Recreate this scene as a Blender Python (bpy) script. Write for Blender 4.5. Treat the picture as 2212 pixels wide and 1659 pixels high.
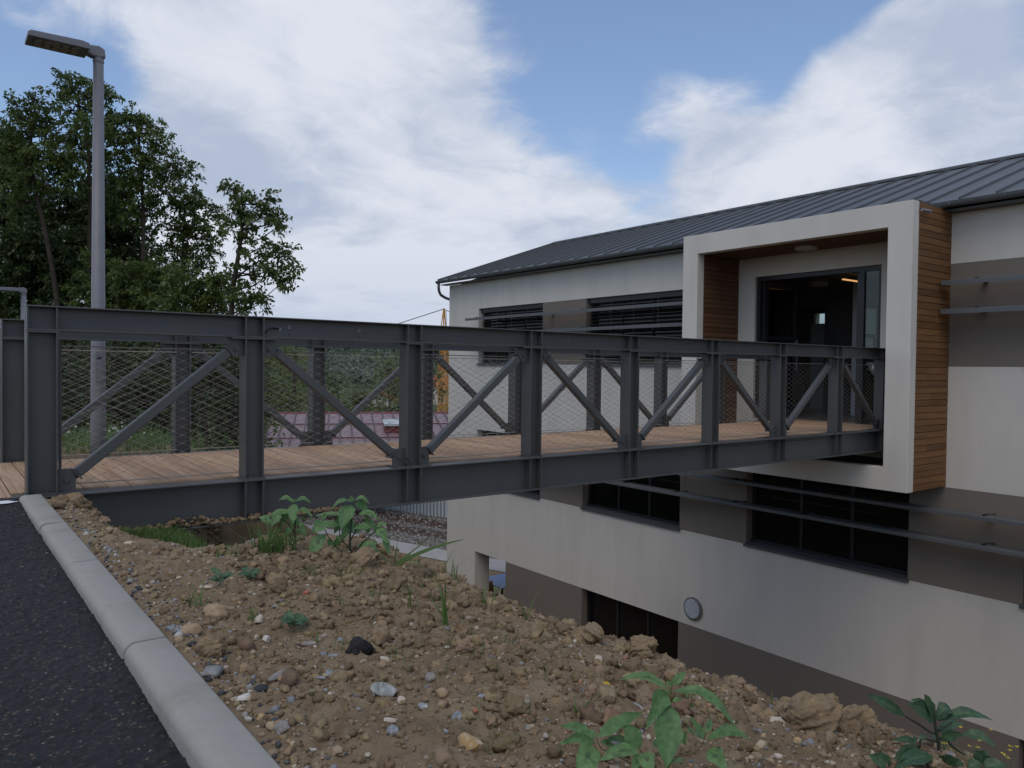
import bpy, math, random
import numpy as np
from mathutils import Vector, Matrix
R_ = math.radians
random.seed(7)
for o in list(bpy.data.objects):
    bpy.data.objects.remove(o)
SC = bpy.context.scene
COL = SC.collection

# ------------------------------------------------------------------ camera
# X runs along the footbridge to the building, Y along the facade, z = 0 is the bridge deck
cd = bpy.data.cameras.new('camera')
cam = bpy.data.objects.new('camera', cd)
COL.objects.link(cam)
SC.camera = cam
yaw, pitch, roll = R_(52.5686), R_(-1.176), R_(0.6825)
fw = Vector((math.cos(yaw)*math.cos(pitch), math.sin(yaw)*math.cos(pitch), math.sin(pitch)))
rt = Vector((math.sin(yaw), -math.cos(yaw), 0))
up = rt.cross(fw)
rt2 = rt*math.cos(roll)+up*math.sin(roll)
up2 = up*math.cos(roll)-rt*math.sin(roll)
M = Matrix(((rt2.x, up2.x, -fw.x, 0), (rt2.y, up2.y, -fw.y, 0), (rt2.z, up2.z, -fw.z, 0.876), (0, 0, 0, 1)))
cam.matrix_world = M
cd.sensor_width = 36
cd.lens = 27
cd.clip_start = 0.05
cd.clip_end = 6000
FH = (math.cos(yaw), math.sin(yaw))       # horizontal view direction, used to lay out the far trees
RH = (math.sin(yaw), -math.cos(yaw))

# ------------------------------------------------------------------ sky, sun, exposure
SUN_EL, SUN_AZ = R_(58), R_(215)            # compass-free: angle from +X, high and behind the camera
W = bpy.data.worlds.new('World')
SC.world = W
W.use_nodes = True
nt = W.node_tree
for n in list(nt.nodes):
    nt.nodes.remove(n)
def N(tree, t, **kw):
    n = tree.nodes.new(t)
    for k, v in kw.items():
        if k == 'ins':
            for kk, vv in v.items():
                n.inputs[kk].default_value = vv
        else:
            setattr(n, k, v)
    return n
def build_sky():
    L = nt.links.new
    out = N(nt, 'ShaderNodeOutputWorld')
    bg = N(nt, 'ShaderNodeBackground', ins={'Strength': 0.12})
    L(bg.outputs[0], out.inputs[0])
    sky = N(nt, 'ShaderNodeTexSky', sky_type='NISHITA')
    sky.sun_disc = False
    sky.sun_elevation = SUN_EL
    sky.sun_rotation = math.pi/2-SUN_AZ
    sky.air_density = 1.0
    sky.dust_density = 0.6
    sky.ozone_density = 1.6
    tc = N(nt, 'ShaderNodeTexCoord')
    sep = N(nt, 'ShaderNodeSeparateXYZ')
    L(tc.outputs['Generated'], sep.inputs[0])
    def math_(op, a, b=None, clamp=False):
        m = N(nt, 'ShaderNodeMath', operation=op)
        m.use_clamp = clamp
        for i, v in enumerate((a, b)):
            if v is None: continue
            if isinstance(v, (int, float)): m.inputs[i].default_value = v
            else: L(v, m.inputs[i])
        return m.outputs[0]
    zc = math_('ADD', math_('MAXIMUM', sep.outputs[2], 0.0), 0.22)
    px = math_('DIVIDE', sep.outputs[0], zc)
    py = math_('DIVIDE', sep.outputs[1], zc)
    comb = N(nt, 'ShaderNodeCombineXYZ')
    L(px, comb.inputs[0]); L(py, comb.inputs[1])
    def noise(scale, detail, rough, off, dist=0.0):
        mp = N(nt, 'ShaderNodeMapping')
        mp.inputs['Location'].default_value = off
        L(comb.outputs[0], mp.inputs[0])
        n = N(nt, 'ShaderNodeTexNoise', ins={'Scale': scale, 'Detail': detail, 'Roughness': rough, 'Distortion': dist})
        L(mp.outputs[0], n.inputs[0])
        return n.outputs[0]
    n1 = noise(1.5, 9, 0.55, (3.1, 1.7, 0.0), 0.25)
    n2 = noise(1.1, 7, 0.5, (9.3, 4.4, 2.0), 0.4)
    n3 = noise(5.0, 10, 0.66, (2.3, 8.4, 5.0), 0.5)
    # broad openings and banks of this sky: (direction, half-angle in degrees, weight)
    blobs = []
    def blob(px_, py_, ang, w):            # photograph-sized angles measured once, stored as directions
        d = fw+rt2*((px_-1106)/1660)-up2*((py_-829.5)/1660)
        d.normalize(); blobs.append((d, ang, w))
    blob(1420, 100, 15, -0.27); blob(1190, 230, 8, -0.18); blob(1660, 60, 9, -0.22); blob(1400, 330, 5, -0.12); blob(1050, 40, 5, -0.06); blob(1330, 250, 6, -0.10)
    blob(70, 200, 9, -0.24); blob(330, 250, 6, -0.12); blob(170, 330, 9, -0.14); blob(470, 300, 5, -0.06)
    blob(100, 10, 4, 0.16); blob(640, 100, 15, 0.30); blob(500, 560, 20, 0.20); blob(900, 420, 16, 0.30)
    blob(1680, 290, 8, 0.24); blob(1450, 420, 12, 0.34); blob(1900, 190, 7, 0.26); blob(2110, 90, 7, 0.26); blob(1950, 350, 11, 0.26); blob(2150, 230, 5, -0.06); blob(1170, 90, 4, 0.16); blob(1420, 220, 4, 0.13); blob(1560, 170, 4, 0.08)
    blob(900, 640, 16, 0.24)
    acc = math_('ADD', n1, 0.0)
    for d, ang, w in blobs:
        dp = N(nt, 'ShaderNodeVectorMath', operation='DOT_PRODUCT')
        L(tc.outputs['Generated'], dp.inputs[0]); dp.inputs[1].default_value = d
        mr = N(nt, 'ShaderNodeMapRange', interpolation_type='SMOOTHERSTEP')
        mr.inputs['From Min'].default_value = math.cos(R_(ang)); mr.inputs['From Max'].default_value = 1.0
        mr.inputs['To Min'].default_value = 0; mr.inputs['To Max'].default_value = w
        L(dp.outputs['Value'], mr.inputs[0])
        acc = math_('ADD', acc, mr.outputs[0])
    acc = math_('ADD', acc, math_('MULTIPLY', math_('SUBTRACT', n3, 0.5), 0.44))
    mask = N(nt, 'ShaderNodeMapRange', interpolation_type='SMOOTHSTEP')
    for k, v in (('From Min', 0.36), ('From Max', 0.70)): mask.inputs[k].default_value = v
    L(acc, mask.inputs[0])
    # cloud tone: bright tops, blue-grey bellies
    tone = N(nt, 'ShaderNodeMapRange', interpolation_type='SMOOTHSTEP')
    for k, v in (('From Min', 0.34), ('From Max', 0.58)): tone.inputs[k].default_value = v
    tsum = math_('ADD', n2, math_('MULTIPLY', math_('SUBTRACT', n3, 0.5), 0.30))
    for d, ang, w in ((0, 0, 0),):
        pass
    L(tsum, tone.inputs[0])
    cc = N(nt, 'ShaderNodeMix', data_type='RGBA')
    cc.inputs['A'].default_value = (3.7, 4.3, 5.5, 1)
    cc.inputs['B'].default_value = (6.1, 6.4, 7.1, 1)
    L(tone.outputs[0], cc.inputs['Factor'])
    mix = N(nt, 'ShaderNodeMix', data_type='RGBA')
    L(mask.outputs[0], mix.inputs['Factor'])
    sk2 = N(nt, 'ShaderNodeMix', data_type='RGBA', blend_type='ADD'); sk2.inputs['Factor'].default_value = 1.0; sk2.inputs['B'].default_value = (0.45, 0.65, 1.15, 1); L(sky.outputs[0], sk2.inputs['A']); L(sk2.outputs['Result'], mix.inputs['A']); L(cc.outputs['Result'], mix.inputs['B'])
    # pale milky air low over the horizon
    hz = N(nt, 'ShaderNodeMapRange', interpolation_type='SMOOTHSTEP')
    for k, v in (('From Min', 0.0), ('From Max', 0.22), ('To Min', 0.75), ('To Max', 0.0)): hz.inputs[k].default_value = v
    L(sep.outputs[2], hz.inputs[0])
    mix2 = N(nt, 'ShaderNodeMix', data_type='RGBA')
    mix2.inputs['B'].default_value = (4.5, 5.1, 6.3, 1)
    L(hz.outputs[0], mix2.inputs['Factor']); L(mix.outputs['Result'], mix2.inputs['A'])
    L(mix2.outputs['Result'], bg.inputs[0])
build_sky()
sl = bpy.data.lights.new('sun', 'SUN')
sl.energy = 0.8
sl.angle = R_(40)
sl.color = (1.0, 0.88, 0.72)
sun = bpy.data.objects.new('sun', sl)
COL.objects.link(sun)
sd = Vector((math.cos(SUN_EL)*math.cos(SUN_AZ), math.cos(SUN_EL)*math.sin(SUN_AZ), math.sin(SUN_EL)))
sun.rotation_euler = (-sd).to_track_quat('-Z', 'Y').to_euler()
SC.view_settings.view_transform = 'Standard'
SC.view_settings.look = 'None'
SC.view_settings.gamma = 1
SC.view_settings.use_curve_mapping = False
SC.view_settings.exposure = 0.0
SC.render.engine = 'CYCLES'
SC.cycles.use_denoising = True
SC.cycles.max_bounces = 6
SC.cycles.caustics_reflective = False
SC.cycles.caustics_refractive = False

# ------------------------------------------------------------------ materials
MATS = {}
def mat(name, col, rough=0.6, spec=0.4, metal=0.0, var=0.0, vscale=3.0, bump=0.0, bscale=60.0, bdist=0.01, col2=None, c2scale=4.0, c2range=(0.45, 0.62), stretch=None, tint=None, coords='Object'):
    m = bpy.data.materials.new(name)
    m.use_nodes = True
    t = m.node_tree
    L = t.links.new
    b = t.nodes['Principled BSDF']
    b.inputs['Roughness'].default_value = rough
    b.inputs['Specular IOR Level'].default_value = spec
    b.inputs['Metallic'].default_value = metal
    tc = N(t, 'ShaderNodeTexCoord')
    vec = tc.outputs[coords]
    if stretch:
        mp = N(t, 'ShaderNodeMapping')
        mp.inputs['Scale'].default_value = stretch
        L(vec, mp.inputs[0]); vec = mp.outputs[0]
    cur = None
    base = (*col, 1)
    if col2:
        n = N(t, 'ShaderNodeTexNoise', ins={'Scale': c2scale, 'Detail': 6, 'Roughness': 0.6})
        L(vec, n.inputs[0])
        mr = N(t, 'ShaderNodeMapRange')
        mr.inputs['From Min'].default_value, mr.inputs['From Max'].default_value = c2range
        L(n.outputs[0], mr.inputs[0])
        mx = N(t, 'ShaderNodeMix', data_type='RGBA')
        mx.inputs['A'].default_value = base; mx.inputs['B'].default_value = (*col2, 1)
        L(mr.outputs[0], mx.inputs['Factor'])
        cur = mx.outputs['Result']
    if var:
        n = N(t, 'ShaderNodeTexNoise', ins={'Scale': vscale, 'Detail': 5, 'Roughness': 0.6})
        L(vec, n.inputs[0])
        mr = N(t, 'ShaderNodeMapRange')
        mr.inputs['From Min'].default_value, mr.inputs['From Max'].default_value = 0.25, 0.75
        mr.inputs['To Min'].default_value, mr.inputs['To Max'].default_value = 1-var, 1+var
        L(n.outputs[0], mr.inputs[0])
        vm = N(t, 'ShaderNodeVectorMath', operation='SCALE')
        if cur: L(cur, vm.inputs[0])
        else: vm.inputs[0].default_value = col
        L(mr.outputs[0], vm.inputs['Scale'])
        cur = vm.outputs[0]
    if tint:                                  # per-piece colour differences stored on the mesh
        at = N(t, 'ShaderNodeAttribute', attribute_name='tint')
        vm = N(t, 'ShaderNodeVectorMath', operation='MULTIPLY')
        if cur: L(cur, vm.inputs[0])
        else: vm.inputs[0].default_value = col
        L(at.outputs['Color'], vm.inputs[1])
        cur = vm.outputs[0]
    if cur: L(cur, b.inputs['Base Color'])
    else: b.inputs['Base Color'].default_value = base
    if bump:
        n = N(t, 'ShaderNodeTexNoise', ins={'Scale': bscale, 'Detail': 6, 'Roughness': 0.65})
        L(vec, n.inputs[0])
        bp = N(t, 'ShaderNodeBump', ins={'Strength': bump, 'Distance': bdist})
        L(n.outputs[0], bp.inputs['Height'])
        L(bp.outputs[0], b.inputs['Normal'])
    MATS[name] = m
    return m
def rnd_tint(m, amt):
    """small object-to-object colour differences (boards, stones)"""
    t = m.node_tree; L = t.links.new
    b = t.nodes['Principled BSDF']
    oi = N(t, 'ShaderNodeObjectInfo')
    mr = N(t, 'ShaderNodeMapRange')
    mr.inputs['To Min'].default_value, mr.inputs['To Max'].default_value = 1-amt, 1+amt
    L(oi.outputs['Random'], mr.inputs[0])
    vm = N(t, 'ShaderNodeVectorMath', operation='SCALE')
    src = b.inputs['Base Color']
    if src.is_linked: L(src.links[0].from_socket, vm.inputs[0])
    else: vm.inputs[0].default_value = src.default_value[:3]
    L(mr.outputs[0], vm.inputs['Scale'])
    L(vm.outputs[0], src)
    return m
steel = mat('steel_paint', (0.076, 0.078, 0.077), 0.42, 0.5, var=0.10, vscale=2.5, bump=0.06, bscale=220, bdist=0.002, col2=(0.085, 0.086, 0.083), c2scale=9, c2range=(0.55, 0.8))
steel_lt = mat('galvanised', (0.25, 0.26, 0.27), 0.4, 0.5, metal=0.5, var=0.1)
lamp_grey = mat('lamp_grey', (0.19, 0.19, 0.205), 0.45, 0.4, var=0.08, vscale=6)
wire = mat('wire_rope', (0.33, 0.30, 0.25), 0.45, 0.5, metal=0.3)
black = mat('black_rubber', (0.012, 0.012, 0.013), 0.5)
white = mat('white_render', (0.645, 0.61, 0.545), 0.9, 0.15, stretch=(2.2, 2.2, 0.5), var=0.05, vscale=0.7, bump=0.25, bscale=110, bdist=0.003, col2=(0.585, 0.553, 0.493), c2scale=1.0, c2range=(0.48, 0.78))
brown = mat('taupe_render', (0.205, 0.176, 0.148), 0.9, 0.15, var=0.05, vscale=1.0, bump=0.15, bscale=160, bdist=0.003)
anthr = mat('anthracite_metal', (0.018, 0.019, 0.021), 0.4, 0.5, var=0.06)
sillm = mat('sill_metal', (0.085, 0.09, 0.097), 0.4, 0.5, var=0.08)
blade = mat('louvre_metal', (0.105, 0.111, 0.114), 0.45, 0.5, var=0.08, vscale=2)
roofm = mat('zinc_roof', (0.088, 0.092, 0.096), 0.5, 0.4, metal=0.0, var=0.10, vscale=0.8)
gutterm = mat('zinc_gutter', (0.10, 0.108, 0.11), 0.45, 0.5, var=0.1)
slatm = mat('blind_slat', (0.06, 0.062, 0.067), 0.4, 0.5)
dark_in = mat('dark_interior', (0.05, 0.048, 0.045), 0.9)
grey_in = mat('pale_interior_wall', (0.50, 0.52, 0.53), 0.9)
concrete = mat('kerb_concrete', (0.335, 0.325, 0.29), 0.85, 0.2, var=0.06, vscale=40, bump=0.3, bscale=320, bdist=0.0015, col2=(0.265, 0.248, 0.21), c2scale=3.5, c2range=(0.5, 0.75))
pathm = mat('path_concrete', (0.40, 0.385, 0.36), 0.9, 0.2, var=0.1, vscale=1.2, col2=(0.30, 0.28, 0.25), c2scale=0.7, c2range=(0.55, 0.7))
paint = mat('road_paint', (0.72, 0.74, 0.76), 0.7, var=0.12, vscale=20, bump=0.3, bscale=90)
crane_y = mat('crane_yellow', (0.62, 0.27, 0.03), 0.5)
plum = mat('plum_roof', (0.265, 0.180, 0.195), 0.5, 0.4, var=0.10, vscale=0.5)
plum_d = mat('plum_upstand', (0.16, 0.035, 0.032), 0.6)
clad = mat('white_cladding', (0.48, 0.52, 0.54), 0.5, var=0.06)
orange = mat('terracotta', (0.42, 0.13, 0.06), 0.85, var=0.2, vscale=0.6)
cream = mat('cream_wall', (0.6, 0.55, 0.48), 0.9)
blue = mat('blue_table', (0.13, 0.19, 0.38), 0.4)
yel = mat('orange_plastic', (0.55, 0.24, 0.02), 0.4)
lampw = mat('opal_lamp', (0.45, 0.43, 0.40), 0.5)
ledm = mat('led_panel', (0.22, 0.21, 0.18), 0.25, 0.6, bump=0.4, bscale=40, bdist=0.01, col2=(0.06, 0.06, 0.06), c2scale=18, c2range=(0.5, 0.55))
bark = mat('bark', (0.055, 0.045, 0.035), 0.95, 0.1, var=0.3, vscale=5, bump=0.6, bscale=14, bdist=0.03)
stemm = mat('plant_stem', (0.10, 0.115, 0.04), 0.6, var=0.2, col2=(0.16, 0.06, 0.045), c2scale=30)
stem_dk = mat('dark_stem', (0.03, 0.035, 0.022), 0.6)
petal = mat('yellow_petal', (0.55, 0.42, 0.03), 0.6)
drylf = mat('yellow_leaf', (0.55, 0.36, 0.03), 0.6, var=0.2, vscale=40)
twigm = mat('dry_twig', (0.30, 0.21, 0.12), 0.9)

def wood(name, c1, c2, axis, scale=1.0, rough=0.7, amt=0.16):
    m = bpy.data.materials.new(name); m.use_nodes = True
    t = m.node_tree; L = t.links.new
    b = t.nodes['Principled BSDF']
    b.inputs['Roughness'].default_value = rough
    b.inputs['Specular IOR Level'].default_value = 0.25
    tc = N(t, 'ShaderNodeTexCoord'); oi = N(t, 'ShaderNodeObjectInfo')
    mp = N(t, 'ShaderNodeMapping')
    s = [26*scale]*3; s[axis] = 1.1*scale
    mp.inputs['Scale'].default_value = s
    ad = N(t, 'ShaderNodeVectorMath', operation='ADD')
    sc = N(t, 'ShaderNodeVectorMath', operation='SCALE'); sc.inputs[0].default_value = (37, 53, 71)
    L(oi.outputs['Random'], sc.inputs['Scale'])
    L(tc.outputs['Object'], mp.inputs[0]); L(mp.outputs[0], ad.inputs[0]); L(sc.outputs[0], ad.inputs[1])
    n = N(t, 'ShaderNodeTexNoise', ins={'Scale': 1.0, 'Detail': 7, 'Roughness': 0.65, 'Distortion': 0.6})
    L(ad.outputs[0], n.inputs[0])
    mr = N(t, 'ShaderNodeMapRange'); mr.inputs['From Min'].default_value, mr.inputs['From Max'].default_value = 0.3, 0.7
    L(n.outputs[0], mr.inputs[0])
    mx = N(t, 'ShaderNodeMix', data_type='RGBA'); mx.inputs['A'].default_value = (*c1, 1); mx.inputs['B'].default_value = (*c2, 1)
    L(mr.outputs[0], mx.inputs['Factor']); L(mx.outputs['Result'], b.inputs['Base Color'])
    bp = N(t, 'ShaderNodeBump', ins={'Strength': 0.35, 'Distance': 0.003}); L(n.outputs[0], bp.inputs['Height']); L(bp.outputs[0], b.inputs['Normal'])
    MATS[name] = m
    return rnd_tint(m, amt)
deckw = wood('larch_deck', (0.50, 0.355, 0.235), (0.30, 0.165, 0.09), 1, 0.9)
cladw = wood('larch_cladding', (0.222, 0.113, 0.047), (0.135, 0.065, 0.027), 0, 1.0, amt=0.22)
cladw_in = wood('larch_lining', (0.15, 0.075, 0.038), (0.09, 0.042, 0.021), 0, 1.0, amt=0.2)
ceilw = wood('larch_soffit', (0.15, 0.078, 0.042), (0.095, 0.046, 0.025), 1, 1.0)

def glass_dark(name, col=(0.012, 0.012, 0.013)):
    m = mat(name, col, 0.04, 0.5)
    return m
glassd = glass_dark('dark_glass', (0.005, 0.005, 0.006)); glassd.node_tree.nodes['Principled BSDF'].inputs['Specular IOR Level'].default_value = 0.3
def glass_clear():
    m = bpy.data.materials.new('clear_glass'); m.use_nodes = True
    t = m.node_tree; L = t.links.new
    for n in list(t.nodes): t.nodes.remove(n)
    o = N(t, 'ShaderNodeOutputMaterial'); a = N(t, 'ShaderNodeBsdfTransparent'); a.inputs[0].default_value = (0.7, 0.76, 0.74, 1)
    g = N(t, 'ShaderNodeBsdfGlossy'); g.inputs['Roughness'].default_value = 0.02
    f = N(t, 'ShaderNodeFresnel'); f.inputs[0].default_value = 1.5
    mx = N(t, 'ShaderNodeMixShader')
    L(f.outputs[0], mx.inputs[0]); L(a.outputs[0], mx.inputs[1]); L(g.outputs[0], mx.inputs[2]); L(mx.outputs[0], o.inputs[0])
    return m
glassc = glass_clear()
def emis(name, col, s):
    m = bpy.data.materials.new(name); m.use_nodes = True
    b = m.node_tree.nodes['Principled BSDF']
    b.inputs['Base Color'].default_value = (0, 0, 0, 1)
    b.inputs['Emission Color'].default_value = (*col, 1); b.inputs['Emission Strength'].default_value = s
    return m
strip_e = emis('lit_strip', (1.0, 0.52, 0.20), 0.75)
def leafmat(name, col, col2, trans=0.35, spot=False, vein=True, rough=0.45):
    m = bpy.data.materials.new(name); m.use_nodes = True
    t = m.node_tree; L = t.links.new
    b = t.nodes['Principled BSDF']; out = t.nodes['Material Output']
    b.inputs['Roughness'].default_value = rough; b.inputs['Specular IOR Level'].default_value = 0.4
    at = N(t, 'ShaderNodeAttribute', attribute_name='tint')
    mx = N(t, 'ShaderNodeMix', data_type='RGBA'); mx.inputs['A'].default_value = (*col, 1); mx.inputs['B'].default_value = (*col2, 1)
    L(at.outputs['Fac'], mx.inputs['Factor'])
    cur = mx.outputs['Result']
    if spot or vein:
        uv = N(t, 'ShaderNodeUVMap'); uv.uv_map = 'UVMap'
        sp = N(t, 'ShaderNodeSeparateXYZ'); L(uv.outputs[0], sp.inputs[0])
        ab = N(t, 'ShaderNodeMath', operation='ABSOLUTE'); sb = N(t, 'ShaderNodeMath', operation='SUBTRACT'); sb.inputs[1].default_value = 0.5
        L(sp.outputs[0], sb.inputs[0]); L(sb.outputs[0], ab.inputs[0])
        v = N(t, 'ShaderNodeMapRange'); v.inputs['From Min'].default_value = 0.02; v.inputs['From Max'].default_value = 0.07
        v.inputs['To Min'].default_value = 0.55; v.inputs['To Max'].default_value = 0.0
        L(ab.outputs[0], v.inputs[0])
        m2 = N(t, 'ShaderNodeMix', data_type='RGBA'); m2.inputs['B'].default_value = (0.12, 0.19, 0.07, 1)
        L(v.outputs[0], m2.inputs['Factor']); L(cur, m2.inputs['A']); cur = m2.outputs['Result']
    if spot:                                  # the dark thumb mark of this weed's leaves
        d = N(t, 'ShaderNodeVectorMath', operation='DISTANCE'); d.inputs[1].default_value = (0.5, 0.42, 0)
        mpp = N(t, 'ShaderNodeMapping'); mpp.inputs['Scale'].default_value = (1, 1.5, 1); mpp.inputs['Location'].default_value = (0, -0.21, 0)
        L(uv.outputs[0], mpp.inputs[0]); 
        nz = N(t, 'ShaderNodeTexNoise', ins={'Scale': 5.0, 'Detail': 4}); L(uv.outputs[0], nz.inputs[0])
        L(mpp.outputs[0], d.inputs[0])
        ad = N(t, 'ShaderNodeMath', operation='ADD'); mu = N(t, 'ShaderNodeMath', operation='MULTIPLY'); mu.inputs[1].default_value = 0.25
        L(nz.outputs[0], mu.inputs[0]); L(d.outputs['Value'], ad.inputs[0]); L(mu.outputs[0], ad.inputs[1])
        v2 = N(t, 'ShaderNodeMapRange'); v2.inputs['From Min'].default_value = 0.19; v2.inputs['From Max'].default_value = 0.33
        v2.inputs['To Min'].default_value = 0.55; v2.inputs['To Max'].default_value = 0.0
        L(ad.outputs[0], v2.inputs[0])
        gt = N(t, 'ShaderNodeMath', operation='GREATER_THAN'); gt.inputs[1].default_value = 0.5; L(at.outputs['Fac'], gt.inputs[0])
        gm_ = N(t, 'ShaderNodeMath', operation='MULTIPLY'); L(gt.outputs[0], gm_.inputs[0]); L(v2.outputs[0], gm_.inputs[1])
        m3 = N(t, 'ShaderNodeMix', data_type='RGBA'); m3.inputs['B'].default_value = (0.04, 0.045, 0.035, 1)
        L(gm_.outputs[0], m3.inputs['Factor']); L(cur, m3.inputs['A']); cur = m3.outputs['Result']
    if spot or vein:
        tcl = N(t, 'ShaderNodeTexCoord'); nl = N(t, 'ShaderNodeTexNoise', ins={'Scale': 90.0, 'Detail': 5}); L(tcl.outputs['Object'], nl.inputs[0])
        ml = N(t, 'ShaderNodeMapRange'); ml.inputs['From Min'].default_value, ml.inputs['From Max'].default_value, ml.inputs['To Min'].default_value, ml.inputs['To Max'].default_value = 0.3, 0.7, 0.72, 1.28
        L(nl.outputs[0], ml.inputs[0]); sv = N(t, 'ShaderNodeVectorMath', operation='SCALE'); L(cur, sv.inputs[0]); L(ml.outputs[0], sv.inputs['Scale']); cur = sv.outputs[0]
        bl = N(t, 'ShaderNodeBump', ins={'Strength': 0.5, 'Distance': 0.002}); L(nl.outputs[0], bl.inputs['Height']); L(bl.outputs[0], b.inputs['Normal'])
    L(cur, b.inputs['Base Color'])
    tr = N(t, 'ShaderNodeBsdfTranslucent'); L(cur, tr.inputs[0])
    ms = N(t, 'ShaderNodeMixShader'); ms.inputs[0].default_value = trans
    L(b.outputs[0], ms.inputs[1]); L(tr.outputs[0], ms.inputs[2]); L(ms.outputs[0], out.inputs[0])
    return m
leaf_tree = leafmat('robinia_leaf', (0.050, 0.086, 0.024), (0.165, 0.215, 0.055), 0.4, vein=False)
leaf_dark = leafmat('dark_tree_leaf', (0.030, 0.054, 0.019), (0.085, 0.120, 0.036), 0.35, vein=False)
leaf_far = leafmat('far_tree_leaf', (0.120, 0.170, 0.052), (0.215, 0.250, 0.085), 0.3, vein=False)
leaf_hill = leafmat('hill_leaf', (0.115, 0.145, 0.110), (0.155, 0.185, 0.130), 0.2, vein=False)
leaf_weed = leafmat('weed_leaf', (0.100, 0.205, 0.070), (0.150, 0.265, 0.095), 0.3, spot=True)
leaf_dkweed = leafmat('dark_weed_leaf', (0.042, 0.095, 0.046), (0.075, 0.140, 0.066), 0.25)
grassm = leafmat('grass_blade', (0.085, 0.160, 0.038), (0.150, 0.225, 0.065), 0.3, vein=False)

# ------------------------------------------------------------------ object helpers
def link(name, me, parent=None, loc=None):
    o = bpy.data.objects.new(name, me)
    COL.objects.link(o)
    if parent is not None: o.parent = parent
    if loc is not None: o.location = loc
    return o
def tag(o, label=None, cat=None, group=None, kind=None):
    if label: o['label'] = label
    if cat: o['category'] = cat
    if group: o['group'] = group
    if kind: o['kind'] = kind
    return o
def empty(name, loc, label, cat, group=None):
    o = bpy.data.objects.new(name, None)
    o.empty_display_size = 0.1
    COL.objects.link(o)
    o.location = loc
    return tag(o, label, cat, group)
def npmesh(name, verts, faces, m=None, smooth=False, tint=None, uv=None):
    """verts (n,3) array, faces (m,k) int array with k = 3 or 4; tint: one value or colour per face"""
    verts = np.asarray(verts, np.float32); faces = np.asarray(faces, np.int32)
    me = bpy.data.meshes.new(name)
    k = faces.shape[1]
    me.vertices.add(len(verts)); me.vertices.foreach_set('co', verts.ravel())
    me.loops.add(faces.size); me.loops.foreach_set('vertex_index', faces.ravel())
    me.polygons.add(len(faces))
    me.polygons.foreach_set('loop_start', np.arange(0, faces.size, k, dtype=np.int32))
    me.polygons.foreach_set('loop_total', np.full(len(faces), k, np.int32))
    if smooth: me.polygons.foreach_set('use_smooth', np.ones(len(faces), bool))
    if tint is not None:
        tint = np.asarray(tint, np.float32)
        if tint.ndim == 1: tint = np.stack([tint]*3, 1)
        a = me.attributes.new('tint', 'FLOAT_COLOR', 'FACE')
        a.data.foreach_set('color', np.concatenate([tint, np.ones((len(tint), 1), np.float32)], 1).ravel())
    if uv is not None:
        l = me.uv_layers.new(name='UVMap')
        l.data.foreach_set('uv', np.asarray(uv, np.float32)[faces.ravel()].ravel())
    if m: me.materials.append(m)
    me.update(calc_edges=True)
    me.validate()
    return me
class MB:
    def __init__(s): s.v = []; s.f = []
    def add(s, vs, fs):
        n = len(s.v); s.v += [tuple(v) for v in vs]; s.f += [tuple(i+n for i in f) for f in fs]; return s
    def box(s, x0, x1, y0, y1, z0, z1):
        return s.add([(x0,y0,z0),(x1,y0,z0),(x1,y1,z0),(x0,y1,z0),(x0,y0,z1),(x1,y0,z1),(x1,y1,z1),(x0,y1,z1)],
                     [(0,3,2,1),(4,5,6,7),(0,1,5,4),(1,2,6,5),(2,3,7,6),(3,0,4,7)])
    def extr(s, prof, axis, a0, a1):
        """closed profile (list of 2D) extruded along axis 0/1/2 from a0 to a1 (profile uses the other two axes in order)"""
        def P(p, a):
            q = list(p); q.insert(axis, a); return q
        n = len(prof)
        s.add([P(p, a0) for p in prof]+[P(p, a1) for p in prof],
              [tuple(range(n))[::-1], tuple(range(n, 2*n))]+[(i, (i+1) % n, n+(i+1) % n, n+i) for i in range(n)])
        return s
    def bar(s, a, b, w, h=None, upv=(0, 0, 1)):
        """rectangular bar from a to b"""
        h = h or w
        a = Vector(a); b = Vector(b); d = (b-a).normalized(); u = Vector(upv)
        if abs(d.dot(u)) > 0.98: u = Vector((1, 0, 0))
        r = d.cross(u).normalized(); u = r.cross(d)
        vs = [p+r*(i*w/2)+u*(j*h/2) for p in (a, b) for i, j in ((-1,-1),(1,-1),(1,1),(-1,1))]
        return s.add(vs, [(0,3,2,1),(4,5,6,7),(0,1,5,4),(1,2,6,5),(2,3,7,6),(3,0,4,7)])
    def tube(s, pts, rad, n=8, cap=True):
        pts = [Vector(p) for p in pts]
        rad = rad if isinstance(rad, (list, tuple)) else [rad]*len(pts)
        base = len(s.v); ref = Vector((0.31, 0.17, 0.93)); vs = []
        for i, p in enumerate(pts):
            d = (pts[min(i+1, len(pts)-1)]-pts[max(i-1, 0)]).normalized()
            if abs(d.dot(ref)) > 0.95: ref = Vector((0.9, 0.3, 0.1))
            r = d.cross(ref).normalized(); u = r.cross(d)
            for k in range(n):
                a = 2*math.pi*k/n
                vs.append(p+(r*math.cos(a)+u*math.sin(a))*rad[i])
        fs = [(i*n+k, i*n+(k+1) % n, (i+1)*n+(k+1) % n, (i+1)*n+k) for i in range(len(pts)-1) for k in range(n)]
        if cap:
            fs += [tuple(range(n))[::-1], tuple(range((len(pts)-1)*n, len(pts)*n))]
        return s.add(vs, fs)
    def mesh(s, name, m, smooth=False):
        me = bpy.data.meshes.new(name)
        me.from_pydata(s.v, [], s.f)
        if smooth:
            for p in me.polygons: p.use_smooth = True
        if m: me.materials.append(m)
        me.update()
        return me
    def build(s, name, m, parent=None, loc=None, smooth=False):
        return link(name, s.mesh(name, m, smooth), parent, loc)
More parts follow.
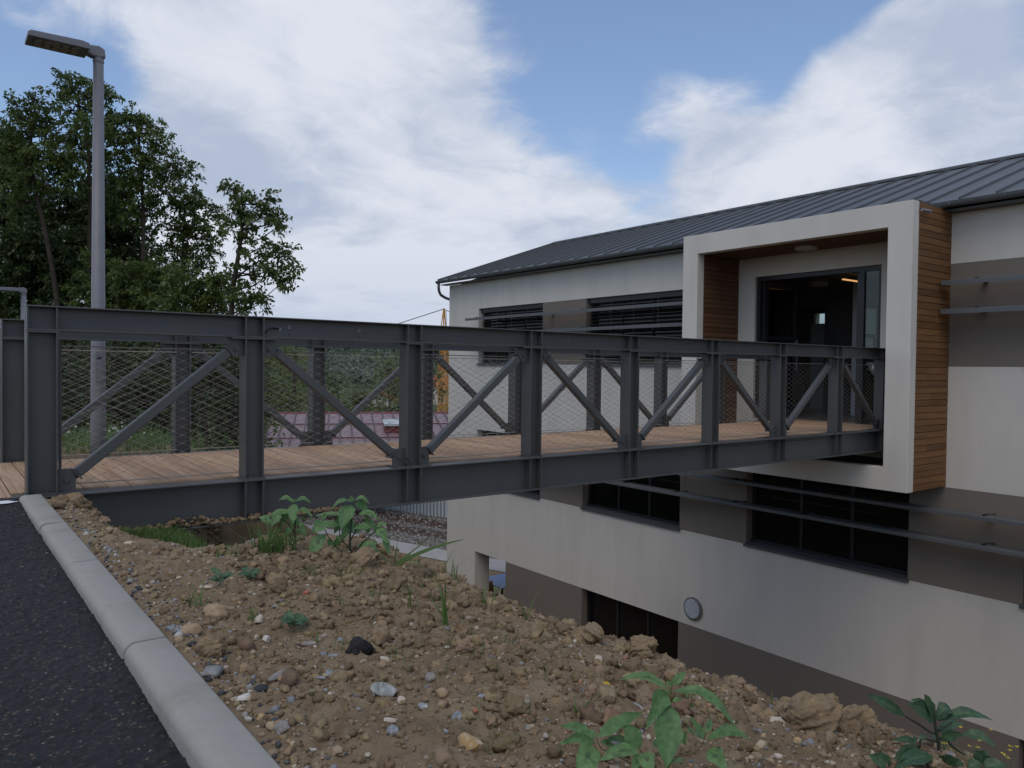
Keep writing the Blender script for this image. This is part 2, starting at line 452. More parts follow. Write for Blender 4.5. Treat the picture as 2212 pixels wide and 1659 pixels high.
def bevel(o, w, seg=2):
    b = o.modifiers.new('bevel', 'BEVEL'); b.width = w; b.segments = seg; b.limit_method = 'ANGLE'; b.angle_limit = R_(35)
    return o
def structure(o): o['kind'] = 'structure'; return o
def stuff(o): o['kind'] = 'stuff'; return o

# ------------------------------------------------------------------ numpy noise
def hash3(ix, iy, iz=0, seed=0):
    h = (ix.astype(np.int64)*374761393+iy.astype(np.int64)*668265263+np.int64(iz)*2147483647+np.int64(seed)*1274126177) & 0xffffffff
    h = ((h ^ (h >> 13))*1274126177) & 0xffffffff
    h = ((h ^ (h >> 16))*2246822519) & 0xffffffff
    return ((h ^ (h >> 15)) & 0xffffff)/float(0xffffff)
def vnoise(x, y, seed=0):
    ix = np.floor(x); iy = np.floor(y); fx = x-ix; fy = y-iy
    fx = fx*fx*fx*(fx*(fx*6-15)+10); fy = fy*fy*fy*(fy*(fy*6-15)+10)
    a = hash3(ix, iy, 0, seed); b = hash3(ix+1, iy, 0, seed); c = hash3(ix, iy+1, 0, seed); d = hash3(ix+1, iy+1, 0, seed)
    return (a*(1-fx)+b*fx)*(1-fy)+(c*(1-fx)+d*fx)*fy
def fbm(x, y, oct=5, seed=0, gain=0.5):
    s = 0; a = 1; t = 0
    for i in range(oct):
        s = s+a*(vnoise(x, y, seed+i*17)-0.5); t += a; a *= gain; x = x*2.03+11.3; y = y*2.03+5.7
    return s/t*2
def worley(x, y, seed=0):
    ix = np.floor(x); iy = np.floor(y); best = np.full(x.shape, 9.0); rid = np.zeros(x.shape)
    for dx in (-1, 0, 1):
        for dy in (-1, 0, 1):
            cx = ix+dx; cy = iy+dy
            qx = cx+hash3(cx, cy, 1, seed); qy = cy+hash3(cx, cy, 2, seed)
            d = np.hypot(qx-x, qy-y)
            m = d < best
            best = np.where(m, d, best); rid = np.where(m, hash3(cx, cy, 3, seed), rid)
    return best, rid
def sstep(a, b, x):
    t = np.clip((np.asarray(x, float)-a)/(b-a), 0, 1); return t*t*(3-2*t)

# ------------------------------------------------------------------ ground, road, hills
YARD = -6.7
def base_z(X, Y):
    X = np.asarray(X, float); Y = np.asarray(Y, float)
    w = 0.12
    Xs = 1.98+0.06*np.sin(Y*1.7)-0.05*sstep(1.6, 0.6, Y)
    z = 0.015-0.055*(X-0.6)-0.66*w*np.logaddexp(0, (X-Xs)/w)
    north = 1-sstep(8.0, 9.0, Y)
    y0 = 3.80+0.55*sstep(1.0, 0.75, X)
    z = z-0.31*sstep(0.0, 0.95, Y-y0)*north*sstep(0.72, 1.02, X)-0.42*sstep(4.75, 5.45, Y)*north*sstep(1.42, 1.72, X)-0.09*sstep(5.2, 5.8, Y)*north*(1-sstep(0.8, 1.1, X))
    z = z+0.05*sstep(1.3, 0.5, Y)*sstep(1.2, 1.9, X)
    # north of the bridge the verge is broad before it falls away
    z2 = -0.03-0.04*(X-0.6)-0.85*0.2*np.logaddexp(0, (X-2.7)/0.2)-0.24*np.maximum(Y-11, 0)
    k = sstep(8.3, 9.6, Y)
    z = z*(1-k)+z2*k
    zw = np.where(X < 0.6, -0.10-0.24*np.maximum(Y-11, 0), z)
    return np.maximum(zw, YARD)
def detail_z(X, Y):
    """clods and lumps of the fresh soil"""
    d1, r1 = worley(X/0.15+fbm(X*9, Y*9, 3, 5)*0.35, Y/0.15+fbm(X*9, Y*9, 3, 9)*0.35, 3)
    d2, r2 = worley(X/0.062+fbm(X*20, Y*20, 2, 15)*0.3, Y/0.062+fbm(X*20, Y*20, 2, 19)*0.3, 7)
    d3, r3 = worley(X/0.026, Y/0.026, 13)
    h = 0.045*fbm(X*1.6, Y*1.6, 5, 1)+0.026*np.clip(0.8-d1, 0, 1)*(r1 > 0.45)*(0.5+r1)
    h = h+0.017*np.clip(0.75-d2, 0, 1)*(r2 > 0.3)*(0.4+r2)+0.008*np.clip(0.8-d3, 0, 1)*(0.3+r3)+0.006*fbm(X*60, Y*60, 3, 33)
    return h
def ground_z(X, Y):
    X = np.atleast_1d(np.asarray(X, float)); Y = np.atleast_1d(np.asarray(Y, float))
    fade = sstep(0.60, 0.72, X)
    return base_z(X, Y)+detail_z(X, Y)*(0.25+0.75*fade)*sstep(0.585, 0.64, X)*(1-sstep(9, 12, X))*(1-sstep(12, 16, Y))
def gz(x, y): return float(ground_z(x, y)[0])

def axis(segs):
    out = [segs[0][0]]
    for a, b, st in segs:
        n = max(1, int(round((b-a)/st))); out += list(a+(b-a)*(np.arange(1, n+1)/n))
    return np.array(out)
def build_ground():
    xs = axis([(-2600, -300, 400), (-300, -20, 40), (-20, 0, 4), (0, 0.56, 0.14), (0.56, 1.7, 0.0085), (1.7, 2.5, 0.008), (2.5, 3.4, 0.03), (3.4, 13, 0.4), (13, 40, 3), (40, 400, 40), (400, 2800, 400)])
    ys = axis([(-2600, -200, 400), (-200, -4, 20), (-4, 0.2, 0.3), (0.2, 0.5, 0.05), (0.5, 3.0, 0.0085), (3.0, 6.1, 0.012), (6.1, 9.6, 0.08), (9.6, 40, 0.6), (40, 400, 30), (400, 2800, 400)])
    X, Y = np.meshgrid(xs, ys)
    Z = ground_z(X.ravel(), Y.ravel())
    v = np.stack([X.ravel(), Y.ravel(), Z], 1)
    nx, ny = len(xs), len(ys)
    i = np.arange((nx-1)*(ny-1)); r = i//(nx-1); c = i % (nx-1)
    a = r*nx+c
    f = np.stack([a, a+1, a+nx+1, a+nx], 1)
    m = soil_material()
    o = link('ground', npmesh('ground', v, f, m, smooth=True))
    return structure(o)
def soil_material():
    m = bpy.data.materials.new('soil'); m.use_nodes = True
    t = m.node_tree; L = t.links.new; b = t.nodes['Principled BSDF']
    b.inputs['Roughness'].default_value = 0.95; b.inputs['Specular IOR Level'].default_value = 0.12
    tc = N(t, 'ShaderNodeTexCoord')
    def nz(s, d=6, r=0.6):
        n = N(t, 'ShaderNodeTexNoise', ins={'Scale': s, 'Detail': d, 'Roughness': r}); L(tc.outputs['Object'], n.inputs[0]); return n.outputs[0]
    def mixc(fac, a, bb, lo=0.4, hi=0.62):
        mr = N(t, 'ShaderNodeMapRange'); mr.inputs['From Min'].default_value, mr.inputs['From Max'].default_value = lo, hi
        L(fac, mr.inputs[0]); x = N(t, 'ShaderNodeMix', data_type='RGBA'); L(mr.outputs[0], x.inputs['Factor'])
        for key, val in (('A', a), ('B', bb)):
            if isinstance(val, tuple): x.inputs[key].default_value = (*val, 1)
            else: L(val, x.inputs[key])
        return x.outputs['Result']
    c = mixc(nz(3.5), (0.220, 0.160, 0.098), (0.298, 0.225, 0.145))
    c = mixc(nz(22, 5), c, (0.160, 0.110, 0.064), 0.52, 0.72)
    c = mixc(nz(11, 4), c, (0.36, 0.255, 0.135), 0.60, 0.72)
    c = mixc(nz(120, 3), c, (0.34, 0.265, 0.18), 0.60, 0.75)
    # grassy verge and meadow north of the bridge and far away
    sp = N(t, 'ShaderNodeSeparateXYZ'); L(tc.outputs['Object'], sp.inputs[0])
    def ramp(sock, a, bb):
        mr = N(t, 'ShaderNodeMapRange'); mr.inputs['From Min'].default_value, mr.inputs['From Max'].default_value = a, bb; L(sock, mr.inputs[0]); return mr.outputs[0]
    g = N(t, 'ShaderNodeMath', operation='MULTIPLY'); L(ramp(sp.outputs[1], 9.2, 10.5), g.inputs[0])
    inv = N(t, 'ShaderNodeMath', operation='SUBTRACT'); inv.inputs[0].default_value = 1.0
    near = N(t, 'ShaderNodeMath', operation='MULTIPLY'); L(ramp(sp.outputs[0], 6.5, 8.0), near.inputs[0])
    inv2 = N(t, 'ShaderNodeMath', operation='SUBTRACT'); inv2.inputs[0].default_value = 1.0; L(ramp(sp.outputs[1], 48, 60), inv2.inputs[1]); L(inv2.outputs[0], near.inputs[1])
    L(near.outputs[0], inv.inputs[1]); L(inv.outputs[0], g.inputs[1])
    x = N(t, 'ShaderNodeMix', data_type='RGBA'); L(g.outputs[0], x.inputs['Factor']); L(c, x.inputs['A'])
    gr = mixc(nz(1.5), (0.045, 0.070, 0.022), (0.085, 0.095, 0.035)); L(gr, x.inputs['B'])
    L(x.outputs['Result'], b.inputs['Base Color'])
    bp = N(t, 'ShaderNodeBump', ins={'Strength': 0.7, 'Distance': 0.012}); L(nz(170, 6, 0.7), bp.inputs['Height']); L(bp.outputs[0], b.inputs['Normal'])
    MATS['soil'] = m
    return m
build_ground()

def build_road():
    xs = axis([(-60, -3, 6), (-3, -1.2, 0.3), (-1.2, 0.53, 0.0075)])
    ys = axis([(-60, -2, 6), (-2, 0.9, 0.25), (0.9, 5.84, 0.0085)])
    X, Y = np.meshgrid(xs, ys); X = X.ravel(); Y = Y.ravel()
    d, r = worley(X/0.017+fbm(X*40, Y*40, 2, 3)*0.4, Y/0.017+fbm(X*40, Y*40, 2, 4)*0.4, 21)
    d2, r2 = worley(X/0.032, Y/0.032, 22)
    Z = -0.006+0.008*np.clip(0.75-d, 0, 1)*(0.3+r)+0.007*np.clip(0.7-d2, 0, 1)*(r2 > 0.5)+0.010*fbm(X*1.3, Y*1.3, 3, 8)
    Z += 0.016*sstep(4.8, 5.75, Y)
    Z -= 0.024*sstep(3.5, 1.0, Y)*1.0
    Z -= 0.02*sstep(5.80, 5.84, Y)
    Z -= 0.010*sstep(0.42, 0.52, X)*(0.5+fbm(X*25, Y*25, 3, 2))
    v = np.stack([X, Y, Z], 1); nx, ny = len(xs), len(ys)
    i = np.arange((nx-1)*(ny-1)); rr = i//(nx-1); c = i % (nx-1); a = rr*nx+c
    f = np.stack([a, a+1, a+nx+1, a+nx], 1)
    m = bpy.data.materials.new('asphalt'); m.use_nodes = True
    t = m.node_tree; L = t.links.new; b = t.nodes['Principled BSDF']
    b.inputs['Roughness'].default_value = 0.7; b.inputs['Specular IOR Level'].default_value = 0.35
    tc = N(t, 'ShaderNodeTexCoord')
    vo = N(t, 'ShaderNodeTexVoronoi', ins={'Scale': 150.0}); L(tc.outputs['Object'], vo.inputs[0])
    sp = N(t, 'ShaderNodeSeparateColor'); L(vo.outputs['Color'], sp.inputs[0])
    cr = N(t, 'ShaderNodeValToRGB'); L(sp.outputs[0], cr.inputs[0])
    e = cr.color_ramp.elements
    e[0].position = 0.0; e[0].color = (0.0125, 0.0120, 0.0125, 1); e[1].position = 0.86; e[1].color = (0.025, 0.0242, 0.0245, 1)
    for p, cc in ((0.955, (0.060, 0.048, 0.032, 1)), (0.98, (0.11, 0.083, 0.048, 1)), (0.995, (0.17, 0.15, 0.12, 1))):
        k = e.new(p); k.color = cc
    cr.color_ramp.interpolation = 'CONSTANT'
    nz = N(t, 'ShaderNodeTexNoise', ins={'Scale': 2.2, 'Detail': 5}); L(tc.outputs['Object'], nz.inputs[0])
    mr = N(t, 'ShaderNodeMapRange'); mr.inputs['From Min'].default_value, mr.inputs['From Max'].default_value, mr.inputs['To Min'].default_value, mr.inputs['To Max'].default_value = 0.3, 0.7, 0.75, 1.35
    L(nz.outputs[0], mr.inputs[0])
    vm = N(t, 'ShaderNodeVectorMath', operation='SCALE'); L(cr.outputs[0], vm.inputs[0]); L(mr.outputs[0], vm.inputs['Scale']); L(vm.outputs[0], b.inputs['Base Color'])
    bp = N(t, 'ShaderNodeBump', ins={'Strength': 0.5, 'Distance': 0.004}); n2 = N(t, 'ShaderNodeTexNoise', ins={'Scale': 260.0, 'Detail': 4}); L(tc.outputs['Object'], n2.inputs[0])
    L(n2.outputs[0], bp.inputs['Height']); L(bp.outputs[0], b.inputs['Normal'])
    MATS['asphalt'] = m
    structure(link('road', npmesh('road', v, f, m, smooth=True)))
    # road beyond the bridge
    ys = np.arange(8.12, 40, 1.0); xs = np.array([-60, -10, -3, 0.2, 0.5])
    X, Y = np.meshgrid(xs, ys); v = np.stack([X.ravel(), Y.ravel(), 0.0-0.24*np.maximum(Y.ravel()-11, 0)], 1)
    nx, ny = len(xs), len(ys); i = np.arange((nx-1)*(ny-1)); a = (i//(nx-1))*nx+i % (nx-1)
    structure(link('road', npmesh('road', v, np.stack([a, a+1, a+nx+1, a+nx], 1), m)))
    # painted line with ragged end
    xs = np.linspace(-1.6, 0.455, 180); 
    w0 = 5.545+0.012*fbm(xs*30, xs*0+3, 3, 4); w1 = 5.655+0.014*fbm(xs*30, xs*0+9, 3, 6)
    k = sstep(0.455, 0.40, xs); mid = (w0+w1)/2+0.02*fbm(xs*22, xs*0+1, 3, 6)*(1-k); w0 = mid-(mid-w0)*np.maximum(k, 0.15); w1 = mid+(w1-mid)*np.maximum(k, 0.15)
    v = np.concatenate([np.stack([xs, w0, xs*0+0.019], 1), np.stack([xs, w1, xs*0+0.020], 1)])
    n = len(xs); a = np.arange(n-1)
    structure(link('road_marking', npmesh('road_marking', v, np.stack([a, a+1, a+n+1, a+n], 1), paint)))
build_road()

def build_kerb():
    root = bpy.data.objects.new('kerb', None); COL.objects.link(root); root.location = (0.55, 3, 0); structure(root)
    joints = [-3.0, -1.95, -0.9, 0.15, 1.33, 2.50, 3.66, 4.63, 5.50, 5.69]
    x0, x1, zt = 0.468, 0.588, 0.042
    for j in range(len(joints)-1):
        a, b = joints[j]+0.004, joints[j+1]-0.004
        prof = [(x1, -0.2), (x1, zt-0.004), (x1-0.006, zt)]
        for k in range(7):                   # rounded road-side edge
            t = k/6*math.pi/2
            prof.append((x0+0.032-0.032*math.sin(t), zt-0.030+0.030*math.cos(t)))
        prof += [(x0, -0.2)]
        n = len(prof); ns = max(2, int((b-a)/0.012)); v = []; f = []
        for i in range(ns+1):
            y = a+(b-a)*i/ns
            e = min(i, ns-i)
            sh = 0.004 if e == 0 else 0.0
            for (px, pz) in prof:
                wob = 0.0008*math.sin(y*7+j)
                chip = 0
                if j == 6 and y > b-0.22 and px < x0+0.035 and pz > -0.1: chip = 0.016*(y-b+0.22)/0.22*(0.6+0.4*math.sin(y*90))
                v.append((px-0.588+(wob if px < x0+0.045 else 0)+(sh if px < 0.5 else -sh*0.4)+chip-0+0.038, y-3, pz-(sh*0.8 if pz > 0 else 0)-chip*0.5))
        for i in range(ns):
            for k in range(n):
                q = (k+1) % n
                f.append((i*n+k, i*n+q, (i+1)*n+q, (i+1)*n+k))
        f.append(tuple(range(n))); f.append(tuple(range(ns*n, ns*n+n))[::-1])
        me = bpy.data.meshes.new('kerb_stone'); me.from_pydata(v, [], f); me.materials.append(concrete)
        for p in me.polygons: p.use_smooth = len(p.vertices) == 4
        link('kerb_stone', me, root)
build_kerb()

def build_yard():
    # local frame: n points to the corrugated wall, u runs along it
    nv = np.array((0.944, 0.330)); uv_ = np.array((0.330, -0.944))
    def sheet(name, n0, n1, u0, u1, z, m, curve=0.0, step=1.0):
        us = np.arange(u0, u1+0.01, step); v = []
        for u in us:
            cv = curve*max(0, -u-22)**2
            for n_ in (n0, n1):
                p = nv*(n_+cv)+uv_*u; v.append((p[0], p[1], z))
        a = np.arange(len(us)-1)*2
        return structure(link(name, npmesh(name, v, np.stack([a, a+1, a+3, a+2], 1), m)))
    gm = mat('gravel', (0.20, 0.185, 0.17), 0.95, 0.2, var=0.25, vscale=3, col2=(0.32, 0.30, 0.275), c2scale=9, c2range=(0.50, 0.60), bump=1.0, bscale=9, bdist=0.12)
    bm = mat('brown_scree', (0.095, 0.062, 0.050), 0.95, 0.2, var=0.25, vscale=1.2, col2=(0.22, 0.18, 0.15), c2scale=2.5, c2range=(0.60, 0.66), bump=0.8, bscale=9, bdist=0.08)
    sheet('gravel_yard', 24.0, 34.0, -60, 5, YARD+0.004, gm)
    sheet('brown_strip', 26.5, 27.7, -60, 3, YARD+0.012, bm)
    sheet('brown_strip', 28.3, 29.6, -60, 3, YARD+0.012, bm)
    sheet('path', 23.55, 25.0, -44, 3, YARD+0.022, pathm, 0.004)
    rng = np.random.default_rng(5)
    # loose gravel with real relief on the yard
    n = 5200
    nn = np.concatenate([rng.uniform(25.05, 26.4, n//2), rng.uniform(29.6, 30.35, n//5), rng.uniform(26.4, 29.6, n-n//2-n//5)]); uu = rng.uniform(-36, -14, n)
    P = nv[None]*nn[:, None]+uv_[None]*uu[:, None]
    stuff(lumps('gravel', np.column_stack([P, np.full(n, YARD+0.02)]), rng.uniform(0.03, 0.085, n), gravel_m, rng, tintf=lambda k: np.array([.26, .24, .215])*rng.uniform(0.4, 1.5, (k, 1)), sub=0))
_ico = {}
def ico(sub):
    if sub in _ico: return _ico[sub]
    t = (1+5**.5)/2
    v = [(-1,t,0),(1,t,0),(-1,-t,0),(1,-t,0),(0,-1,t),(0,1,t),(0,-1,-t),(0,1,-t),(t,0,-1),(t,0,1),(-t,0,-1),(-t,0,1)]
    f = [(0,11,5),(0,5,1),(0,1,7),(0,7,10),(0,10,11),(1,5,9),(5,11,4),(11,10,2),(10,7,6),(7,1,8),(3,9,4),(3,4,2),(3,2,6),(3,6,8),(3,8,9),(4,9,5),(2,4,11),(6,2,10),(8,6,7),(9,8,1)]
    v = [Vector(p).normalized() for p in v]
    for _ in range(sub):
        cache = {}; nf = []
        def mid(a, b):
            k = (min(a, b), max(a, b))
            if k not in cache: v.append((v[a]+v[b]).normalized()); cache[k] = len(v)-1
            return cache[k]
        for a, b, c in f:
            x, y, z = mid(a, b), mid(b, c), mid(c, a); nf += [(a, x, z), (b, y, x), (c, z, y), (x, y, z)]
        f = nf
    _ico[sub] = (np.array([tuple(p) for p in v]), np.array(f))
    return _ico[sub]
def noise3(p, s, seed):
    return (fbm(p[..., 0]*s+p[..., 2]*s*0.7+seed, p[..., 1]*s-p[..., 2]*s*0.6+seed*1.7, 3, seed) )
def lumps(name, pos, rad, m, rng, tintf=None, sub=1, flat=(0.5, 0.9), rough=0.28, smooth=False, frq=1.35):
    """many small stones or clods as one mesh"""
    bv, bf = ico(sub); n = len(pos); nv = len(bv)
    V = np.repeat(bv[None], n, 0)
    off = rng.uniform(0, 50, (n, 1))
    q = V*frq
    fld = fbm(q[..., 0]+off+q[..., 2]*0.8, q[..., 1]+off*1.3-q[..., 2]*0.7, 3, 77)
    jit = rng.normal(0, rough*0.35, (n, nv))
    V = V*(1+rough*1.6*fld+jit)[..., None]
    sc = np.stack([rng.uniform(0.75, 1.3, n), rng.uniform(0.65, 1.1, n), rng.uniform(flat[0], flat[1], n)], 1)*np.asarray(rad)[:, None]
    V = V*sc[:, None, :]
    a = rng.uniform(0, 2*np.pi, n); ca, sa = np.cos(a), np.sin(a); b = rng.normal(0, 0.35, n); cb, sb = np.cos(b), np.sin(b)
    x, y, z = V[..., 0], V[..., 1], V[..., 2]
    y, z = y*cb[:, None]-z*sb[:, None], y*sb[:, None]+z*cb[:, None]
    x, y = x*ca[:, None]-y*sa[:, None], x*sa[:, None]+y*ca[:, None]
    V = np.stack([x, y, z], 2)+np.asarray(pos)[:, None, :]
    F = bf[None]+(np.arange(n)*nv)[:, None, None]
    tint = None
    if tintf is not None: tint = np.repeat(tintf(n), len(bf), 0)
    return link(name, npmesh(name, V.reshape(-1, 3), F.reshape(-1, 3), m, smooth=smooth, tint=tint))
gravel_m = mat('loose_gravel', (1, 1, 1), 0.9, 0.2, tint=True)
build_yard()

# ------------------------------------------------------------------ footbridge
PX = [0.614, 2.008, 3.410, 4.786, 6.172, 7.575, 8.979, 10.388, 11.682]
PW = [0.174]+[0.145]*8
def ibeam(name, y0, y1, z0, z1, x0, x1, tf, tw, parent):
    ym = (y0+y1)/2
    prof = [(y0, z0), (y1, z0), (y1, z0+tf), (ym+tw/2, z0+tf), (ym+tw/2, z1-tf), (y1, z1-tf), (y1, z1), (y0, z1), (y0, z1-tf), (ym-tw/2, z1-tf), (ym-tw/2, z0+tf), (y0, z0+tf)]
    return MB().extr(prof, 0, x0, x1).build(name, steel, parent)
def build_bridge():
    root = empty('footbridge', (0.5, 6.95, 0), 'grey painted steel truss footbridge with timber deck and wire mesh sides leading into the building', 'footbridge')
    inv = Vector((-0.5, -6.95, 0))
    def P(mb, name, m=steel, parent=root, kind=None):
        o = link(name, mb.mesh(name, m), parent, inv if parent is root else None)
        if kind: o['kind'] = kind
        return o
    XE = 11.80
    def plates(y0, y1, z0, z1, parent, th=0.009):
        ym = (y0+y1)/2
        for x, w in zip(PX, PW):
            for xx in (x-w/2+th/2, x+w/2-th/2):
                if parent.name.startswith('bottom') and abs(xx-PX[0]) < 0.1 and xx < PX[0]: continue
                mb = MB()
                mb.box(xx-th/2, xx+th/2, y0+0.003, ym-0.0035, z0, z1); mb.box(xx-th/2, xx+th/2, ym+0.0035, y1-0.003, z0, z1)
                o = P(mb, 'stiffener', steel, parent)
    for side, (y0, y1) in enumerate(((5.854, 6.004), (7.90, 8.05))):
        ym = (y0+y1)/2; s = -1 if side == 0 else 1           # outer side
        tc = ibeam('top_chord', y0, y1, 1.085, 1.25, 0.525, XE, 0.010, 0.007, root); tc.location = inv
        bc = ibeam('bottom_chord', y0-0.012, y1+0.012, -0.325, 0.0, 0.40, XE, 0.012, 0.008, root); bc.location = inv
        bevel(tc, 0.002, 1); bevel(bc, 0.002, 1)
        plates(y0, y1, 1.095, 1.24, tc); plates(y0-0.012, y1+0.012, -0.313, -0.012, bc)
        # splice plates under the top chord over each post
        for i, (x, w) in enumerate(zip(PX, PW)):
            mb = MB()
            z0, z1 = 0.014, 1.073
            prof = []
            tf, tw = 0.010, 0.007
            xa, xb = x-w/2, x+w/2
            pr = [(xa, y0), (xa+tf, y0), (xa+tf, ym-tw/2), (xb-tf, ym-tw/2), (xb-tf, y0), (xb, y0), (xb, y1), (xb-tf, y1), (xb-tf, ym+tw/2), (xa+tf, ym+tw/2), (xa+tf, y1), (xa, y1)]
            mb.extr(pr, 2, z0, z1)
            po = P(mb, 'post'); bevel(po, 0.002, 1)
            ext = 0.10 if i % 2 == 0 else 0.012            # wide plates where the braces come down
            xl, xr = (xa-0.008 if i == 0 else xa-ext), xb+ext
            P(MB().box(xl, xr, y0-0.004, y1+0.004, 0.001, 0.013), 'base_plate', steel, po)
            ext = 0.012 if i % 2 == 0 else 0.10
            P(MB().box(max(xa-ext, 0.526), xb+ext, y0+0.002, y1-0.002, 1.0735, 1.0845), 'cap_plate', steel, po)
            for bx in (-0.03, 0.03):
                for by in (y0+0.03, y1-0.03):
                    b = MB(); b.tube([(x+bx, by, 0.0135), (x+bx, by, 0.026)], 0.011, 6); P(b, 'bolt', steel, po)
        # diagonal braces
        yb = ym-0.004
        for i in range(8):
            xa = PX[i]+PW[i]/2; xb = PX[i+1]-PW[i+1]/2
            up_ = i % 2 == 0
            A = Vector((xa+0.122, ym, 0.132)) if up_ else Vector((xa+0.122, ym, 0.975))
            B = Vector((xb-0.110, ym, 0.975)) if up_ else Vector((xb-0.122, ym, 0.132))
            d = (B-A).normalized()
            br = P(MB().bar(A, B, 0.07, 0.066, (0, 0, 1)), 'diagonal_brace'); bevel(br, 0.006, 2)
            for E_, sg in ((A, -1), (B, 1)):
                q = MB().bar(E_+d*sg*0.001, E_+d*sg*0.012, 0.086, 0.094); P(q, 'end_plate', steel, br)
                fk = MB().bar(E_+d*sg*0.012, E_+d*sg*0.12, 0.012, 0.062); P(fk, 'fork_plate', steel, br)
                px_ = xa if (E_-A).length < 1e-6 else xb
                low = E_.z < 0.5
                gx0, gx1 = (px_, px_+0.112) if px_ == xa else (px_-0.112, px_)
                gz0, gz1 = (0.014, 0.165) if low else (0.945, 1.0730)
                cut = 0.035
                yy = ym-0.017
                if px_ == xa: pr = [(gx0, gz0), (gx1, gz0), (gx1, gz1-cut), (gx1-cut, gz1), (gx0, gz1)] if low else [(gx0, gz0), (gx1-cut, gz0), (gx1, gz0+cut), (gx1, gz1), (gx0, gz1)]
                else: pr = [(gx0, gz0), (gx1, gz0), (gx1, gz1), (gx0+cut, gz1), (gx0, gz1-cut)] if low else [(gx0+cut, gz0), (gx1, gz0), (gx1, gz1), (gx0, gz1), (gx0, gz0+cut)]
                g = MB().extr(pr, 1, yy-0.005, yy+0.005)
                P(g, 'gusset_plate', steel, br)
                bx = (gx0+gx1)/2; bz = (gz0+gz1)/2+(0.0 if low else -0.01)
                P(MB().tube([(bx, yy-0.022, bz), (bx, yy-0.006, bz)], 0.014, 6).tube([(bx, yy-0.010, bz), (bx, yy-0.005, bz)], 0.021, 12), 'bolt', steel, br)
        # stainless net between the posts, on the deck side
        yn = 6.013 if side == 0 else 7.889
        for i in range(8):
            xa = PX[i]+PW[i]/2+0.035; xb = PX[i+1]-PW[i+1]/2-0.02
            net = MB(); rngm = random.Random(31*i+side)
            ztop, zbot = 0.992, 0.046
            nz_, nx_ = 31, 9
            cw, ch = (xb-xa)/nx_, (ztop-zbot)/nz_
            r = 0.0011
            def seg(a, b):
                n = len(net.v); d = (Vector(b)-Vector(a)).normalized(); u = Vector((0, 1, 0)); w_ = d.cross(u)
                vs = [Vector(p)+u*(r*cu)+w_*(r*cw_) for p in (a, b) for cu, cw_ in ((1, 0), (-0.5, 0.87), (-0.5, -0.87))]
                net.v += [tuple(q) for q in vs]; net.f += [(n, n+1, n+4, n+3), (n+1, n+2, n+5, n+4), (n+2, n, n+3, n+5)]
            jit = {}
            def nd(c, k):                              # knots: (half column, row)
                key = (c, k)
                if key not in jit:
                    fx = 0 if c in (0, 2*nx_) else rngm.uniform(-0.003, 0.003)
                    jit[key] = (xa+cw*c/2+fx, yn+rngm.uniform(-0.002, 0.002), zbot+ch*k+(rngm.uniform(-0.002, 0.002) if 0 < k < nz_ else 0))
                return jit[key]
            for k in range(nz_):
                for c in range(2*nx_):
                    if (c+k) % 2 == 0: seg(nd(c, k), nd(c+1, k+1))
                    else: seg(nd(c, k+1), nd(c+1, k))
            o = P(net, 'wire_net', wire, kind='stuff')
            fer = MB()
            for (c, k), p in jit.items():
                if (c+k) % 2 == 0: fer.box(p[0]-0.0055, p[0]+0.0055, p[1]-0.0026, p[1]+0.0026, p[2]-0.0026, p[2]+0.0026)
            P(fer, 'ferrule', wire, kind='stuff')
            for z in (ztop, zbot):
                c = MB(); c.tube([(xa-0.03 if i else xa, yn, z), ((xa+xb)/2, yn, z-0.003), (xb+0.03, yn, z)], 0.0042, 6)
                P(c, 'edge_cable', wire)
            for xx in ((xa,) if i == 0 else ()):
                P(MB().tube([(xx-0.004, yn, 0.03), (xx-0.004, yn, 1.02)], 0.010, 8), 'net_post', steel)
    # deck boards, each with its reeded top
    pitch_ = 0.1445; k = 0
    bm = {}
    def board():
        n = 20; w = pitch_-0.006; prof = []
        y0, y1 = -0.94, 0.94
        mb = MB(); pr = [(-w/2, -0.03), (w/2, -0.03)]
        xs = np.linspace(w/2, -w/2, 41)
        for j, x in enumerate(xs):
            e = min(j, 40-j)
            pr.append((x, 0.012-(0.003 if e == 0 else 0.0)-0.0016*(0.5+0.5*math.cos(j/40*2*math.pi*6))))
        mb.extr(pr, 1, y0, y1)
        return mb.mesh('deck_board', deckw)
    me = board()
    rb = random.Random(4)
    x = -1.5
    while x < 12.5:
        if x < 0.47:
            if 'w' not in bm:
                bm['w'] = True
            o = link('deck_board', me, root); o.scale.y = (8.10-5.855)/1.88; cy = (5.855+8.10)/2
        else:
            o = link('deck_board', me, root); cy = 6.95
            o.scale.y = (7.882-6.020)/1.88; cy = (7.882+6.020)/2
        o.location = Vector((x, cy+rb.uniform(-0.003, 0.003), rb.uniform(-0.0015, 0.0015)))+inv
        o.rotation_euler = (0, rb.uniform(-0.008, 0.008), rb.uniform(-0.0015, 0.0015))
        x += pitch_
    for i in range(8):
        for j in (0.25, 0.75):
            xx = PX[i]+(PX[i+1]-PX[i])*j
            P(MB().box(xx-0.05, xx+0.05, 6.03, 7.87, -0.18, -0.035), 'cross_beam', steel)
    # conduit and small fittings on the near top chord
    yw = 5.929-0.0035
    for x, z in ((2.300, 1.178), (2.905, 1.178), (5.25, 1.17), (8.05, 1.17)):
        P(MB().tube([(x, yw-0.001, z), (x, yw-0.006, z)], 0.013, 14), 'washer', steel_lt)
        P(MB().tube([(x, yw-0.006, z), (x, yw-0.0075, z)], 0.006, 8), 'bolt_hole', black)
        P(MB().tube([(x, yw-0.001, z-0.055), (x, yw-0.003, z-0.055)], 0.006, 8), 'bolt_hole', black)
    P(MB().tube([(2.222, yw-0.001, 1.160), (2.222, yw-0.006, 1.160)], 0.013, 12), 'hole_rim', steel_lt)
